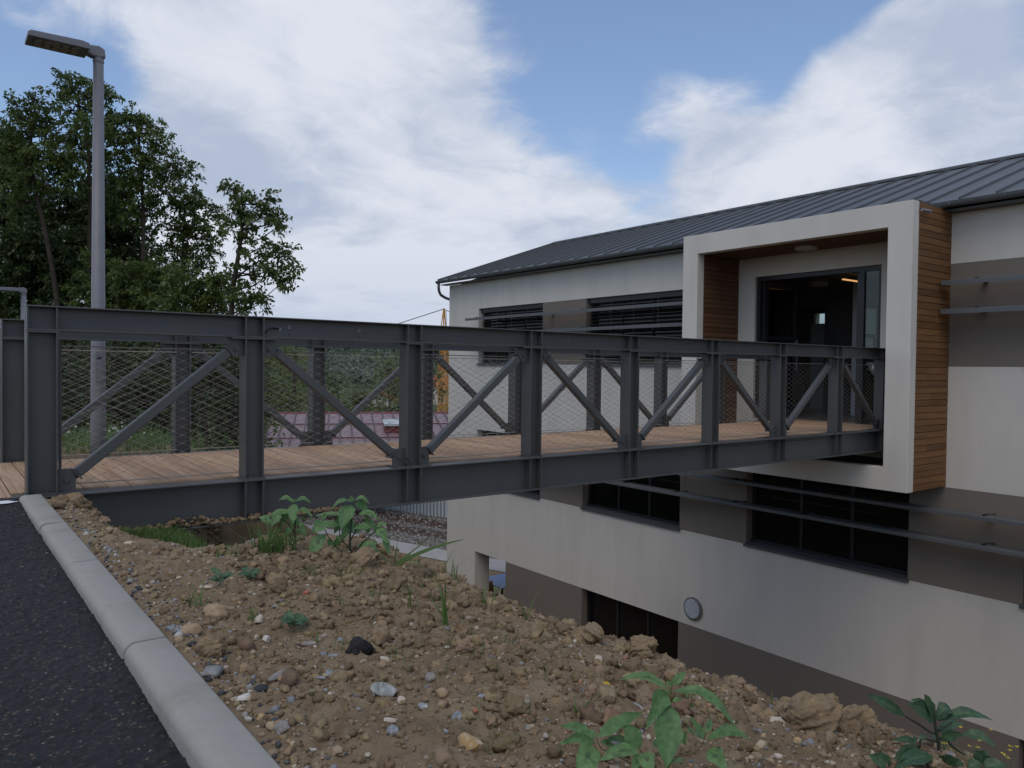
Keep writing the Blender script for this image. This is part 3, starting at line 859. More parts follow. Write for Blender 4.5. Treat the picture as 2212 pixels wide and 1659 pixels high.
    P(MB().tube([(2.085, yw-0.015, 1.098), (2.11, yw-0.02, 1.14), (2.15, yw-0.022, 1.165), (2.19, yw-0.02, 1.168), (2.222, yw-0.004, 1.160)], 0.005, 6), 'black_cable', black)
    P(MB().tube([(3.30, 5.852, 0.04), (3.33, 5.846, 0.028), (3.36, 5.848, 0.06), (3.31, 5.85, 0.09)], 0.005, 6), 'black_cable', black)
    # sagging black cable along the lower chord towards the building
    pts = []; xx = 6.3
    while xx < 10.2:
        t = ((xx-6.3) % 1.3)/1.3
        pts.append((xx, 5.838, -0.022-0.030*math.sin(math.pi*t)-0.004*math.sin(xx*9))); xx += 0.13
    P(MB().tube(pts, 0.006, 6), 'black_cable', black)
    # small cream tag near the far end
    P(MB().box(11.50, 11.503, 5.95, 5.985, 0.93, 0.99), 'cream_tag', cream)
    P(MB().box(0.70, 1.95, 7.55, 7.80, -1.6, -0.34), 'shade_wall', mat('shade_concrete', (0.07, 0.066, 0.06), 0.9, var=0.2))  # added wall, its dark colour stands in for shade under the deck
    # concrete seat under the near end
    P(MB().box(0.35, 0.66, 5.9, 8.0, -0.9, -0.335), 'bearing_block', concrete)
build_bridge()

# ------------------------------------------------------------------ building
XW = 12.55
def build_building():
    root = empty('building', (XW, 6.95, YARD), 'white and taupe rendered three storey building with grey standing seam roof', 'building')
    inv = Vector((-XW, -6.95, -YARD))
    def P(mb, name, m, parent=root, smooth=False):
        return link(name, mb.mesh(name, m, smooth), parent, inv if parent is root else None)
    YL, YR, XB = 19.54, -9.0, 21.15
    ZT = 3.33
    PITCH = 4.62
    U, Mi, Bo = (0.98, 2.56), (-2.455, -0.885), (-7.0, -4.39)
    wins = {'u': [(15.14, 17.99), (10.57, 13.52)], 'm': [(15.17, 18.02), (10.57, 13.56), (5.87, 8.93)], 'b': [(10.56, 13.54)]}
    for k, z in (('u', U), ('m', Mi), ('b', Bo)):
        lst = wins[k]
        for i in range(1, 4):
            a = 4.24-2.95-(i-1)*PITCH; lst.append((a, a+2.95))
    door = (6.40, 8.83, -0.02, 2.665)
    passage = (16.59, 18.06)
    # brown panels fill the bands between windows
    def gaps(k, lo, hi):
        ws = sorted(wins[k]); out = []; cur = lo
        for a, b in ws:
            if a > cur+0.02: out.append((cur, a))
            cur = b
        if hi > cur+0.02: out.append((cur, hi))
        return out
    # white wall: grid of cells with every opening left out
    holes = [(a, b, *U) for a, b in wins['u']]+[(a, b, *Mi) for a, b in wins['m']]
    bu = [(13.52, 15.14), (4.24, 6.30), (-0.38, 1.29)]
    bmid = [g for g in gaps('m', YR+0.5, 18.02)]
    bb = [(13.54, 16.59)]+[g for g in gaps('b', YR+0.5, 10.56) if g[1] <= 10.57]
    browns = [(a, b, *U) for a, b in bu]+[(a, b, *Mi) for a, b in bmid]+[(a, b, *Bo) for a, b in bb]
    holes += browns+[(a, b, *Bo) for a, b in wins['b']]+[(passage[0], passage[1], *Bo)]+[door]
    ys = sorted({YL, YR, *[h[0] for h in holes], *[h[1] for h in holes]}); zs = sorted({-7.0, ZT, *[h[2] for h in holes], *[h[3] for h in holes]})
    T = 0.30
    solid = {}
    for i in range(len(ys)-1):
        for j in range(len(zs)-1):
            cy, cz = (ys[i]+ys[i+1])/2, (zs[j]+zs[j+1])/2
            solid[i, j] = not any(h[0] < cy < h[1] and h[2] < cz < h[3] for h in holes)
    mb = MB(); vid = {}
    def vtx(x, y, z):
        k = (x, y, z)
        if k not in vid: vid[k] = len(mb.v); mb.v.append(k)
        return vid[k]
    for (i, j), s in solid.items():
        if not s: continue
        y0, y1, z0, z1 = ys[i], ys[i+1], zs[j], zs[j+1]
        mb.f.append((vtx(XW, y0, z0), vtx(XW, y0, z1), vtx(XW, y1, z1), vtx(XW, y1, z0)))
        mb.f.append((vtx(XW+T, y0, z0), vtx(XW+T, y1, z0), vtx(XW+T, y1, z1), vtx(XW+T, y0, z1)))
        for di, dj, q in ((-1, 0, (y0, z0, y0, z1)), (1, 0, (y1, z1, y1, z0)), (0, -1, (y1, z0, y0, z0)), (0, 1, (y0, z1, y1, z1))):
            if not solid.get((i+di, j+dj), False):
                a, b, c, d = q
                mb.f.append((vtx(XW, a, b), vtx(XW+T, a, b), vtx(XW+T, c, d), vtx(XW, c, d)))
    P(mb, 'wall', white)
    for a, b, z0, z1 in browns:
        P(MB().box(XW+0.003, XW+0.26, a+0.0005, b-0.0005, z0+0.0005, z1-0.0005), 'taupe_panel', brown)
    # other walls, floors, corner pier and its open ground floor
    P(MB().box(XW+T+0.002, XB, YL-0.3, YL-0.002, -4.20, ZT), 'gable_wall', white)
    P(MB().extr([(XW+0.2, ZT+0.001), (16.85, 4.98), (XB, ZT+0.001)], 1, YL-0.28, YL-0.02), 'gable_top', white)
    P(MB().box(XW+T+0.002, XB, YR, YR+0.3, -7, ZT), 'gable_wall', white)
    P(MB().box(XB-0.3, XB, YR+0.302, YL-0.302, -4.2, 0.9).box(XB-0.3, XB, YR+0.302, 5.0, 0.901, 2.6).box(XB-0.3, XB, 10.2, 11.2, 0.901, 2.6).box(XB-0.3, XB, 12.62, YL-0.302, 0.901, 2.6).box(XB-0.3, XB, YR+0.302, YL-0.302, 2.601, ZT), 'back_wall', white)
    P(MB().box(XW+T, XW+0.515, 18.062, YL-0.003, -7, -4.202), 'corner_pier', white)
    P(MB().box(XB-0.5, XB-0.002, 18.0, YL, -7, -4.202), 'corner_pier', white)
    P(MB().box(XW+T, XB-0.01, 16.30, 16.59, -7, -4.202), 'ground_floor_wall', brown)
    for z in (-4.20, -0.35):
        P(MB().box(XW+T+0.002, XB-0.302, YR+0.302, YL-0.302, z, z+0.25), 'floor_slab', dark_in)
    # windows
    def window(a, b, z0, z1, nm=3, blind=False, sill=True, xg=0.205):
        w = P(MB().box(XW+xg-0.02, XW+xg+0.05, a+0.001, a+0.07, z0, z1).box(XW+xg-0.02, XW+xg+0.05, b-0.07, b-0.001, z0, z1)
              .box(XW+xg-0.02, XW+xg+0.05, a+0.07, b-0.07, z1-0.07, z1-0.001).box(XW+xg-0.02, XW+xg+0.05, a+0.07, b-0.07, z0+0.001, z0+0.09), 'window', anthr)
        iw = (b-a-0.14)/nm
        for i in range(nm):
            ya, yb = a+0.07+iw*i, a+0.07+iw*(i+1)
            P(MB().box(XW+xg+0.012, XW+xg+0.022, ya+0.03, yb-0.03, z0+0.09, z1-0.07), 'pane', glassd, w)
            if i: P(MB().box(XW+xg-0.012, XW+xg+0.045, ya-0.03, ya+0.03, z0+0.09, z1-0.07), 'mullion', anthr, w)
        P(MB().box(XW+xg+0.051, XW+xg+0.06, a, b, z0, z1), 'backing', dark_in, w)
        if sill:
            s = MB().extr([(XW-0.045, z0-0.035), (XW-0.045, z0+0.012), (XW+xg-0.02, z0+0.045), (XW+xg-0.02, z0-0.001), (XW+0.001, z0-0.001), (XW-0.04, z0-0.035)], 1, a-0.03, b+0.03)
            P(s, 'sill', sillm, w)
            P(MB().box(XW+xg-0.06, XW+xg-0.0205, a+0.002, b-0.002, z0+0.04, z0+0.10), 'sill_rail', anthr, w)
        if blind:
            n = int((z1-z0-0.12)/0.085)
            sl_ = MB().extr([(-0.045, 0.014), (0.0, 0.004), (0.04, -0.018), (0.041, -0.014), (0.0, 0.0085), (-0.045, 0.018)], 1, a+0.03, b-0.03).mesh('slat', slatm)
            for i in range(n):
                o = link('slat', sl_, w, (XW+0.12, 0, z1-0.13-i*0.085))
            P(MB().box(XW+0.075, XW+0.165, a+0.01, b-0.01, z1-0.11, z1-0.002), 'blind_box', anthr, w)
            for yy in (a+0.75, (a+b)/2, b-0.75):
                P(MB().tube([(XW+0.083, yy, z0+0.06), (XW+0.083, yy, z1-0.1)], 0.004, 4), 'blind_cord', steel_lt, w)
    for a, b in wins['u']: window(a, b, *U, blind=True)
    for a, b in wins['m']: window(a, b, *Mi)
    for a, b in wins['b']: window(a, b, -6.6, -4.39, sill=False)
    # sun louvre blades and their brackets
    def louvre(a, b, zt, zb):
        xf, xb = 12.12, 12.36
        pr = [(xf, zb), (xf+0.008, zb), (xf+0.012, zt-0.012), (xb, zt-0.004), (xb, zt+0.004), (xf+0.004, zt), (xf, zt-0.006)]
        o = P(MB().extr(pr, 1, a, b), 'sun_louvre', blade)
        yy = b-0.45
        while yy > a+0.1:
            P(MB().box(xb-0.02, XW+0.002, yy-0.03, yy+0.03, zt-0.03, zt-0.008).box(12.17, 12.33, yy-0.012, yy+0.012, zt+0.004, zt+0.022), 'bracket', anthr, o)
            yy -= 1.44
    for zt, zb in ((2.265, 2.195), (1.835, 1.765)):
        louvre(9.60, 18.05, zt, zb); louvre(-8.6, 5.27, zt, zb)
    for zt, zb in ((-1.185, -1.245), (-1.615, -1.675)):
        louvre(-8.6, 18.05, zt, zb)
    # entrance box pushed out of the facade round the bridge end
    F = 11.30; O = (5.32, 9.53, -0.87, 3.37); I = (5.68, 9.19, -0.53, 3.02)
    mb = MB()
    def ring(x): return [(x, O[0], O[2]), (x, O[1], O[2]), (x, O[1], O[3]), (x, O[0], O[3]), (x, I[0], I[2]), (x, I[1], I[2]), (x, I[1], I[3]), (x, I[0], I[3])]
    X2 = 11.485
    mb.v = ring(F)+ring(X2)
    for k in range(4):
        q = (k+1) % 4
        mb.f += [(k, 4+k, 4+q, q), (8+k, 8+q, 12+q, 12+k), (k, q, 8+q, 8+k), (4+k, 12+k, 12+q, 4+q)]
    fr = P(mb, 'entrance_frame', white); bevel(fr, 0.006, 2)
    X3 = XW-0.002
    box = P(MB().box(X2+0.001, X3, O[0]+0.03, I[0]-0.0, I[2], I[3]).box(X2+0.001, X3, I[1]+0.03, O[1]-0.002, I[2], I[3]).box(X2+0.001, X3, O[0]+0.03, O[1]-0.002, I[3]+0.03, O[3]-0.02)
            .box(X2+0.001, X3, O[0]+0.03, O[1]-0.002, O[2], I[2]-0.001), 'entrance_box', mat('box_backing', (0.02, 0.018, 0.016), 0.95))
    rb = random.Random(9)
    def cladding(y0, y1, z0, z1, m, n, split=True):
        h = (z1-z0)/n
        for i in range(n):
            za, zb = z0+h*i+0.004, z0+h*(i+1)-0.004
            cuts = [X2+0.003, X3]
            if split and rb.random() < 0.28: cuts.insert(1, X2+rb.uniform(0.35, 0.75))
            for c in range(len(cuts)-1):
                dy = rb.uniform(-0.002, 0.002)
                o = P(MB().box(cuts[c]+0.0015, cuts[c+1]-0.0015, y0+dy, y1+dy, za, zb), 'cladding_board', m, box)
    cladding(O[0], O[0]+0.022, O[2]+0.002, O[3]-0.005, cladw, 44)
    cladding(O[1]-0.001, O[1]+0.02, O[2]+0.002, O[3]-0.005, cladw, 44)
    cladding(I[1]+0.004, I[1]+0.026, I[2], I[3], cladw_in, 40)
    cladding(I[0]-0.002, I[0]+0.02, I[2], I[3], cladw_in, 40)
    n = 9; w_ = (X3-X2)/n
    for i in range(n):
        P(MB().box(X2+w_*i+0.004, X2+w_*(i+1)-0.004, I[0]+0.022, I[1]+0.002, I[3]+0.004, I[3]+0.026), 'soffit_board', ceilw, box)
    P(MB().box(X2+0.001, X3, O[0]+0.0, O[1], O[3]-0.004, O[3]+0.02), 'box_flashing', roofm, box)
    lp = MB().tube([(12.02, 7.45, 3.020), (12.02, 7.45, 2.985), (12.02, 7.45, 2.965)], [0.185, 0.185, 0.15], 28)
    P(lp, 'ceiling_lamp', lampw)
    # overflow pipe at the top of the box
    P(MB().tube([(11.44, 5.265, 3.235), (11.72, 5.265, 3.245)], 0.020, 12), 'overflow_pipe', steel_lt)
    P(MB().box(11.715, 11.725, 5.27, 5.32, 3.23, 3.26), 'pipe_clip', steel_lt)
    # double door: fixed light, open leaf and dark hall behind
    ya, yb, z0, z1 = door
    fx0, fx1 = XW+0.06, XW+0.14
    df = MB()
    for a, b in ((ya+0.001, ya+0.07), (yb-0.075, yb-0.001)): df.box(fx0, fx1, a, b, 0.0, z1-0.001)
    df.box(fx0, fx1, ya+0.07, yb-0.075, z1-0.08, z1-0.001); df.box(fx0, fx1, ya+0.32, ya+0.40, 0, z1-0.08)
    dr = P(df, 'entrance_door', anthr)
    P(MB().box(fx0+0.03, fx0+0.042, ya+0.07, ya+0.32, 0.03, z1-0.08), 'pane', glassc, dr)
    def leaf(hy, ang, w, name='door_leaf'):
        lf = MB(); sgn = -1
        th = 0.06
        def L_(u0, u1, v0, v1, za, zb): lf.box(u0, u1, v0, v1, za, zb)
        L_(0, 0.10, 0, th, 0.01, z1-0.085); L_(w-0.10, w, 0, th, 0.01, z1-0.085); L_(0.10, w-0.10, 0, th, z1-0.20, z1-0.085); L_(0.10, w-0.10, 0, th, 0.01, 0.14); L_(0.10, w-0.10, 0, th, 1.48, 1.55)
        c, s = math.cos(ang), math.sin(ang)
        def rotm(m_):
            m_.v = [(fx1+x*c-y*s, hy+x*s+y*c, z) for x, y, z in m_.v]; return m_
        o = P(rotm(lf), name, anthr, dr)
        P(rotm(MB().box(0.10, w-0.10, 0.026, 0.034, 0.14, 1.48).box(0.10, w-0.10, 0.026, 0.034, 1.55, z1-0.20)), 'pane', glassc, dr)
        P(rotm(MB().box(w-0.075, w-0.045, -0.05, -0.03, 0.9, 1.5).box(w-0.07, w-0.05, -0.03, 0, 0.92, 0.95).box(w-0.07, w-0.05, -0.03, 0, 1.44, 1.47)), 'pull_handle', steel_lt, dr)
    leaf(yb-0.14, R_(-4), 0.98)
    leaf(ya+0.42, R_(8), 0.98)
    # hall
    hx1, hy0, hy1, hz = XB-0.302, 4.6, 13.3, 2.75
    P(MB().box(XW+T+0.003, hx1, hy0, hy1, -0.098, -0.002), 'hall_floor', mat('hall_floor', (0.16, 0.13, 0.10), 0.3))
    P(MB().box(XW+T+0.003, hx1, hy0, hy1, hz, hz+0.05), 'hall_ceiling', mat('hall_ceiling', (0.10, 0.098, 0.095), 0.9))
    P(MB().box(XW+T+0.003, hx1, hy1, hy1+0.05, 0, hz), 'hall_wall', grey_in)
    P(MB().box(XW+T+0.003, hx1, hy0-0.05, hy0, 0, hz), 'hall_wall', grey_in)
    P(MB().box(15.0, 15.1, 6.9, 8.23, 0, hz-0.002), 'hall_wall', grey_in)
    P(MB().box(14.94, 15.1, 8.235, 8.80, 0, 2.5), 'hall_cupboard', dark_in)
    P(MB().box(17.0, 17.06, 9.99, 10.36, 0.0, 2.03), 'hall_panel', mat('blue_grey_panel', (0.62, 0.66, 0.72), 0.8))
    P(MB().tube([(14.75, 8.83, 2.74), (14.75, 8.83, 2.66)], [0.19, 0.17], 24), 'hall_lamp', lampw)
    P(MB().box(13.67, 14.42, 7.68, 7.72, 2.605, 2.628), 'strip_lamp', strip_e)
    P(MB().box(XB-0.20, XB-0.19, 11.2, 12.62, 0.9, 2.60), 'window_or_light_opening', glassc)
    P(MB().box(XB-0.20, XB-0.19, 5.0, 10.2, 0.9, 2.60), 'window_or_light_opening', glassc)  # unseen opening added to let more daylight into the hall
    # roof: panels between standing seams, ridge, gutter and downpipe
    ex, ez, rx, rz = 12.26, 3.475, 16.85, 5.085
    sl_ = math.hypot(rx-ex, rz-ez); ang = math.atan2(rz-ez, rx-ex)
    YG = YL+0.16
    roof = P(MB().extr([(ex+0.01, ez-0.075), (rx, rz-0.09), (XB+0.3, ez-0.075), (XB+0.3, ez-0.03), (rx, rz-0.03), (ex+0.01, ez-0.028)], 1, YR-0.1, YG-0.01), 'roof', gutterm)
    pw = 0.503
    pm = MB().extr([(0, -0.02), (pw, -0.02), (pw, 0.0), (0.022, 0.0), (0.018, 0.036), (0.004, 0.036), (0.0, 0.0)], 1, 0, 1)
    pm.v = [(y*sl_, -x, z) for x, y, z in pm.v]
    pme = pm.mesh('roof_panel', roofm)
    y = YG
    while y > YR:
        for back in (False, True):
            if back and y < 15: continue
            o = link('roof_panel', pme, roof)
            if not back: o.location = (ex, y, ez); o.rotation_euler = (0, -ang, 0)
            else: o.location = (2*rx-ex, y-pw, ez); o.rotation_euler = (0, -ang, math.pi)
        y -= pw
    P(MB().extr([(rx-0.16, rz-0.035), (rx-0.15, rz+0.012), (rx, rz+0.065), (rx+0.15, rz+0.012), (rx+0.16, rz-0.035), (rx, rz+0.03)], 1, YR, YG+0.02), 'ridge_cap', roofm, roof)
    # verge flashing
    v = MB().extr([(ex-0.02, ez-0.09), (rx, rz-0.09), (rx, rz+0.055), (ex-0.02, ez+0.045)], 1, YG+0.001, YG+0.03)
    P(v, 'verge_flashing', roofm, roof)
    P(MB().box(ex+0.06, XW-0.002, YR, YG-0.02, 3.335, 3.36), 'soffit', gutterm, roof)
    pr = []
    for k in range(9):
        t = math.pi*k/8; pr.append((12.215-0.062*math.cos(t), 3.445-0.075*math.sin(t)))
    pr += [(12.215+0.055-0.0*k, 3.445) for k in (0,)]+[(12.215+0.055*math.cos(math.pi*k/8), 3.445-0.068*math.sin(math.pi*k/8)) for k in range(1, 8)]+[(12.16, 3.445), (12.150, 3.452), (12.148, 3.445)]
    g = P(MB().extr(pr, 1, YR, YG+0.02), 'gutter', gutterm)
    yy = YG-1.0
    while yy > 3:
        P(MB().box(12.149, 12.153, yy-0.012, yy+0.012, 3.40, 3.46), 'gutter_bracket', gutterm, g); yy -= 0.75
    P(MB().tube([(12.215, YG-0.08, 3.38), (12.215, YG-0.08, 3.24), (12.24, YG-0.07, 3.14), (12.33, YG-0.02, 3.05), (12.5, YG-0.0, 2.98), (12.66, YG-0.03, 2.93), (12.72, YG-0.06, 2.8), (12.72, YG-0.07, -6.6)], 0.042, 12), 'downpipe', gutterm, smooth=True)
    # round wall vent with slats
    vy, vz = 10.16, -4.02
    vr = P(MB().tube([(XW-0.001, vy, vz), (XW-0.035, vy, vz), (XW-0.045, vy, vz)], [0.235, 0.235, 0.215], 40), 'wall_vent', mat('vent_rim', (0.16, 0.15, 0.145), 0.5))
    P(MB().tube([(XW-0.046, vy, vz), (XW-0.048, vy, vz)], 0.196, 36), 'vent_backing', mat('vent_dark', (0.05, 0.052, 0.06), 0.6), vr)
    for i in range(13):
        z = vz-0.18+i*0.03; h = math.sqrt(max(0.0, 0.195**2-(z-vz)**2))-0.004
        if h > 0.02: P(MB().extr([(XW-0.049, z+0.016), (XW-0.062, z+0.002), (XW-0.062, z-0.001), (XW-0.049, z+0.006)], 1, vy-h, vy+h), 'vent_slat', mat('vent_slat', (0.5, 0.52, 0.56), 0.4) if 'vent_slat' not in MATS else MATS['vent_slat'], vr)
build_building()

# ------------------------------------------------------------------ street lamps
def street_lamp(loc, h, label):
    root = empty('street_lamp', loc, label, 'street lamp', 'street lamps beside the road')
    p = MB().tube([(0, 0, -0.3), (0, 0, 0.2), (0, 0, h)], [0.072, 0.072, 0.048], 20)
    p.build('pole', lamp_grey, root, smooth=True)
    MB().box(-0.035, 0.035, -0.0735, -0.070, 0.75, 1.05).build('access_door', lamp_grey, root)
    MB().box(-0.02, 0.02, -0.077, -0.0736, 0.98, 1.0).build('door_lock', black, root)
    MB().tube([(0, 0, h-0.02), (0, 0, h+0.10)], [0.052, 0.052], 18).build('pole_cap', lamp_grey, root)
    bevel(MB().extr([(0.06, 0.03), (0.05, 0.11), (0.0, 0.135), (-0.10, 0.125), (-0.14, 0.10), (-0.14, 0.05), (-0.06, 0.025)], 1, -0.055, 0.055).build('head_joint', lamp_grey, root, (0, 0, h)), 0.008)
    hd = bevel(MB().extr([(-0.10, 0.045), (-0.10, 0.105), (-0.16, 0.118), (-0.60, 0.105), (-0.625, 0.085), (-0.625, 0.045)], 1, -0.15, 0.15).build('lamp_head', lamp_grey, root, (0, 0, h)), 0.008)
    led = MB().box(-0.57, -0.17, -0.115, 0.115, 0.038, 0.0445).build('led_panel', ledm, hd)
    for i in range(5):
        for j in range(4):
            MB().box(-0.555+i*0.077, -0.500+i*0.077, -0.10+j*0.052, -0.062+j*0.052, 0.0335, 0.0378).build('led_lens', MATS['led_lens'] if 'led_lens' in MATS else mat('led_lens', (0.34, 0.32, 0.26), 0.2, 0.6), hd)
street_lamp((1.42, 8.86, -0.06), 4.02, 'tall grey street lamp standing just behind the bridge, its flat head lit from above')
street_lamp((1.62, 18.6, -1.95), 4.22, 'distant thin street lamp at the left edge of the photo, only its arm showing')

# ------------------------------------------------------------------ far things: shed, cladding wall, crane, houses, hill
def polar(d, k):
    """point at distance d along the line of sight, k to the right of it (metres)"""
    return (FH[0]*d+RH[0]*k, FH[1]*d+RH[1]*k)
def build_shed():
    a = R_(-24.4); ox, oy = 16.2, 44.0
    root = empty('shed', (ox, oy, YARD), 'long low shed with plum coloured metal roof and one rooflight, behind the bridge', 'shed')
    root.rotation_euler = (0, 0, a)
    Lx, Ly = 21.0, 9.0; zr, ze = 4.82, 3.35            # ridge at y = 0, eaves nearer to us (-y) and beyond
    w = MB().box(0.3, Lx-0.3, -5.2, Ly-0.6, -0.3, ze-0.15)
    w.build('wall', clad, root)
    MB().extr([(-5.1, ze-0.14), (Ly-0.7, ze-0.14), (0, zr-0.2), (-5.1, ze+0.45)], 0, 0.31, Lx-0.31).build('gable', clad, root)
    sl_ = math.hypot(Ly, zr-ze); an = math.atan2(zr-ze, Ly)
    roof = MB().extr([(-Ly, ze-0.1), (0, zr-0.1), (Ly, ze-0.1), (Ly, ze-0.03), (0, zr-0.03), (-Ly, ze-0.03)], 0, 0, Lx).build('roof', plum, root)
    pw = 0.62
    p = MB().extr([(0.001, -0.01), (pw-0.001, -0.01), (pw-0.001, 0.0), (0.05, 0.0), (0.04, 0.05), (0.015, 0.05), (0.001, 0.0)], 1, 0, 1)
    p.v = [(x, y*sl_, z) for x, y, z in p.v]; me = p.mesh('roof_sheet', plum); sm_ = MB().box(-0.012, 0.052, 0.01, sl_-0.01, 0.001, 0.085).mesh('roof_seam', mat('plum_seam', (0.10, 0.055, 0.06), 0.5))
    x = 0
    while x < Lx-0.3:
        o = link('roof_sheet', me, roof, (x, -Ly, ze-0.015)); o.rotation_euler = (an, 0, 0)
        o = link('roof_seam', sm_, roof, (x, -Ly, ze-0.015)); o.rotation_euler = (an, 0, 0); x += pw
    for u in (3.0, 6.0):
        q = MB().bar((0, -u, zr-u*(zr-ze)/Ly+0.03), (Lx, -u, zr-u*(zr-ze)/Ly+0.03), 0.05, 0.05).build('snow_rail', plum_d, roof)
    MB().extr([(-0.3, zr-0.06), (0.3, zr-0.06), (0, zr+0.05)], 0, -0.02, Lx+0.02).build('ridge_cap', plum_d, roof)
    # rooflight on an upstand
    zz = zr-4.1*(zr-ze)/Ly
    up = MB().extr([(-5.0, zz-0.35), (-5.0, zz+0.22), (-3.4, zz+0.36), (-3.4, zz-0.05)], 0, 6.1, 7.9).build('rooflight', plum_d, root)
    MB().extr([(-5.1, zz+0.235), (-5.1, zz+0.35), (-3.3, zz+0.49), (-3.3, zz+0.37)], 0, 6.05, 7.95).build('rooflight_cover', clad, up)
    for x in (3, 6.2, 12.5, 16): MB().box(x, x+1.4, -5.23, -5.201, 1.2, 2.4).build('window', glassd, root)
build_shed()
def build_cladding_wall():
    root = empty('corrugated_wall', (20.2, 34.3, YARD), 'white ribbed metal wall at the far edge of the gravel yard', 'metal wall')
    u = Vector((0.330, -0.944, 0)); n = Vector((-0.944, -0.330, 0))
    root.rotation_euler = (0, 0, math.atan2(u.y, u.x))
    sheet = MB(); pr = []
    w = 0.225
    pr = [(0.004, 0.0), (w*0.64, 0.0), (w*0.66, -0.12), (w*0.94, -0.12), (w*0.96, 0.0), (w-0.004, 0.0), (w-0.004, -0.14), (0.004, -0.14)]
    me = MB().extr([(a, -b) for a, b in pr][::-1], 2, -0.05, 1.75).mesh('ribbed_sheet', clad)
    for i in range(-26, 30):
        link('ribbed_sheet', me, root, (i*w, 0, 0))
    MB().box(-26*w, 30*w, -0.04, 0.18, 1.751, 1.81).build('top_rail', steel_lt, root)
    me = MB().box(-0.04, 0.04, 0.141, 0.22, -0.05, 1.75).mesh('post', steel_lt)
    for i in range(-26, 31, 8): link('post', me, root, (i*w, 0, 0))
build_cladding_wall()
def build_crane():
    x, y = polar(130, -11.65)
    root = empty('tower_crane', (x, y, -9.0), 'yellow lattice tower crane mast rising beside the building corner', 'crane')
    root.rotation_euler = (0, 0, R_(30))
    m = MB(); h = 14.6; s = 0.62
    for sx in (-s, s):
        for sy in (-s, s): m.bar((sx, sy, 0), (sx, sy, h), 0.15)
    n = 12; st = h/n
    for i in range(n):
        z0, z1 = i*st, (i+1)*st
        for a, b in (((-s, -s), (s, -s)), ((s, -s), (s, s)), ((s, s), (-s, s)), ((-s, s), (-s, -s))):
            m.bar((*a, z1), (*b, z1), 0.08); m.bar((*a, z0), (*b, z1), 0.07); m.bar((*b, z0), (*a, z1), 0.07)
    m.build('mast', crane_y, root)
    c = MB(); H = 19.85
    for sx in (-1, 1): 
        c.bar((sx*0.62, -0.3, h), (sx*0.1, 0, H), 0.16); c.bar((sx*0.62, 0.5, h), (sx*0.1, 0, H), 0.12)
    for z in (16, 17.4, 18.6):
        k = 0.62-(z-h)/(H-h)*0.52; c.bar((-k, -0.1, z), (k, -0.1, z), 0.1)
    c.build('tower_head', crane_y, root)
    l = MB(); l.bar((1.0, 0.2, h), (0.65, 0.1, H-0.3), 0.05); l.bar((1.45, 0.2, h), (1.1, 0.1, H-0.3), 0.05)
    for i in range(14): 
        t = i/14; z = h+(H-h)*t; l.bar((1.0-0.35*t, 0.2, z), (1.45-0.35*t, 0.2, z), 0.04)
    l.build('ladder', steel_lt, root)
    MB().box(-0.9, 0.9, -0.9, 0.9, h, h+0.35).build('slewing_ring', crane_y, root)
    # jib and tie, reaching to the left
    d = Vector((-RH[0], -RH[1], 0)); d = Matrix.Rotation(-R_(30), 3, 'Z') @ d
    j = MB(); z = h+0.6
    up_ = Vector((0, 0, 1)); sd_ = d.cross(up_)
    for i in range(20):
        a, b = d*(0.6+i*1.5), d*(2.1+i*1.5)
        for o in (sd_*0.45, -sd_*0.45): j.bar(a+o+up_*z, b+o+up_*z, 0.1)
        j.bar(a+up_*(z+0.7), b+up_*(z+0.7), 0.1)
        for o in (sd_*0.45, -sd_*0.45): j.bar(a+o+up_*z, (a+b)/2+up_*(z+0.7), 0.06); j.bar((a+b)/2+up_*(z+0.7), b+o+up_*z, 0.06)
    j.build('jib', crane_y, root)
    MB().bar(up_*(H-0.1), d*11.5+up_*(z+0.7), 0.14).build('tie_rod', steel_lt, root)
    MB().bar(up_*(H-0.1), -d*9+up_*(h+0.6), 0.12).build('tie_rod', steel_lt, root)
    MB().bar(-d*0.5+up_*(h+0.55), -d*9+up_*(h+0.55), 0.5).build('counter_jib', crane_y, root)
build_crane()
def house(loc, w, d, h, rh, rot, label, wallm=cream):
    root = empty('house', loc, label, 'house', 'houses beyond the trees')
    root.rotation_euler = (0, 0, rot)
    MB().box(-w/2, w/2, -d/2, d/2, -6, h).build('wall', wallm, root)
    MB().extr([(-d/2+0.01, h), (d/2-0.01, h), (0, h+rh-0.2)], 0, -w/2+0.01, w/2-0.01).build('gable', wallm, root)
    e = 0.6
    r = MB().extr([(-d/2-e, h-e*rh/d*2+0.05), (0, h+rh), (d/2+e, h-e*rh/d*2+0.05), (d/2+e, h-e*rh/d*2+0.35), (0, h+rh+0.3), (-d/2-e, h-e*rh/d*2+0.35)], 0, -w/2-e, w/2+e).build('roof', orange, root)
    MB().box(w*0.2, w*0.2+0.8, -0.4, 0.4, h+rh*0.6, h+rh+0.9).build('chimney', wallm, r)
    for i in range(3):
        x = -w*0.33+i*w*0.33
        f = MB().box(x-0.55, x+0.55, -d/2-0.05, -d/2+0.05, h*0.35, h*0.78).build('window', white, root)
        MB().box(x-0.42, x+0.42, -d/2-0.07, -d/2-0.055, h*0.39, h*0.74).build('pane', glassd, f)
def far_z(d):
    return -6.7+22.5*sstep(250, 640, np.asarray(d, float))
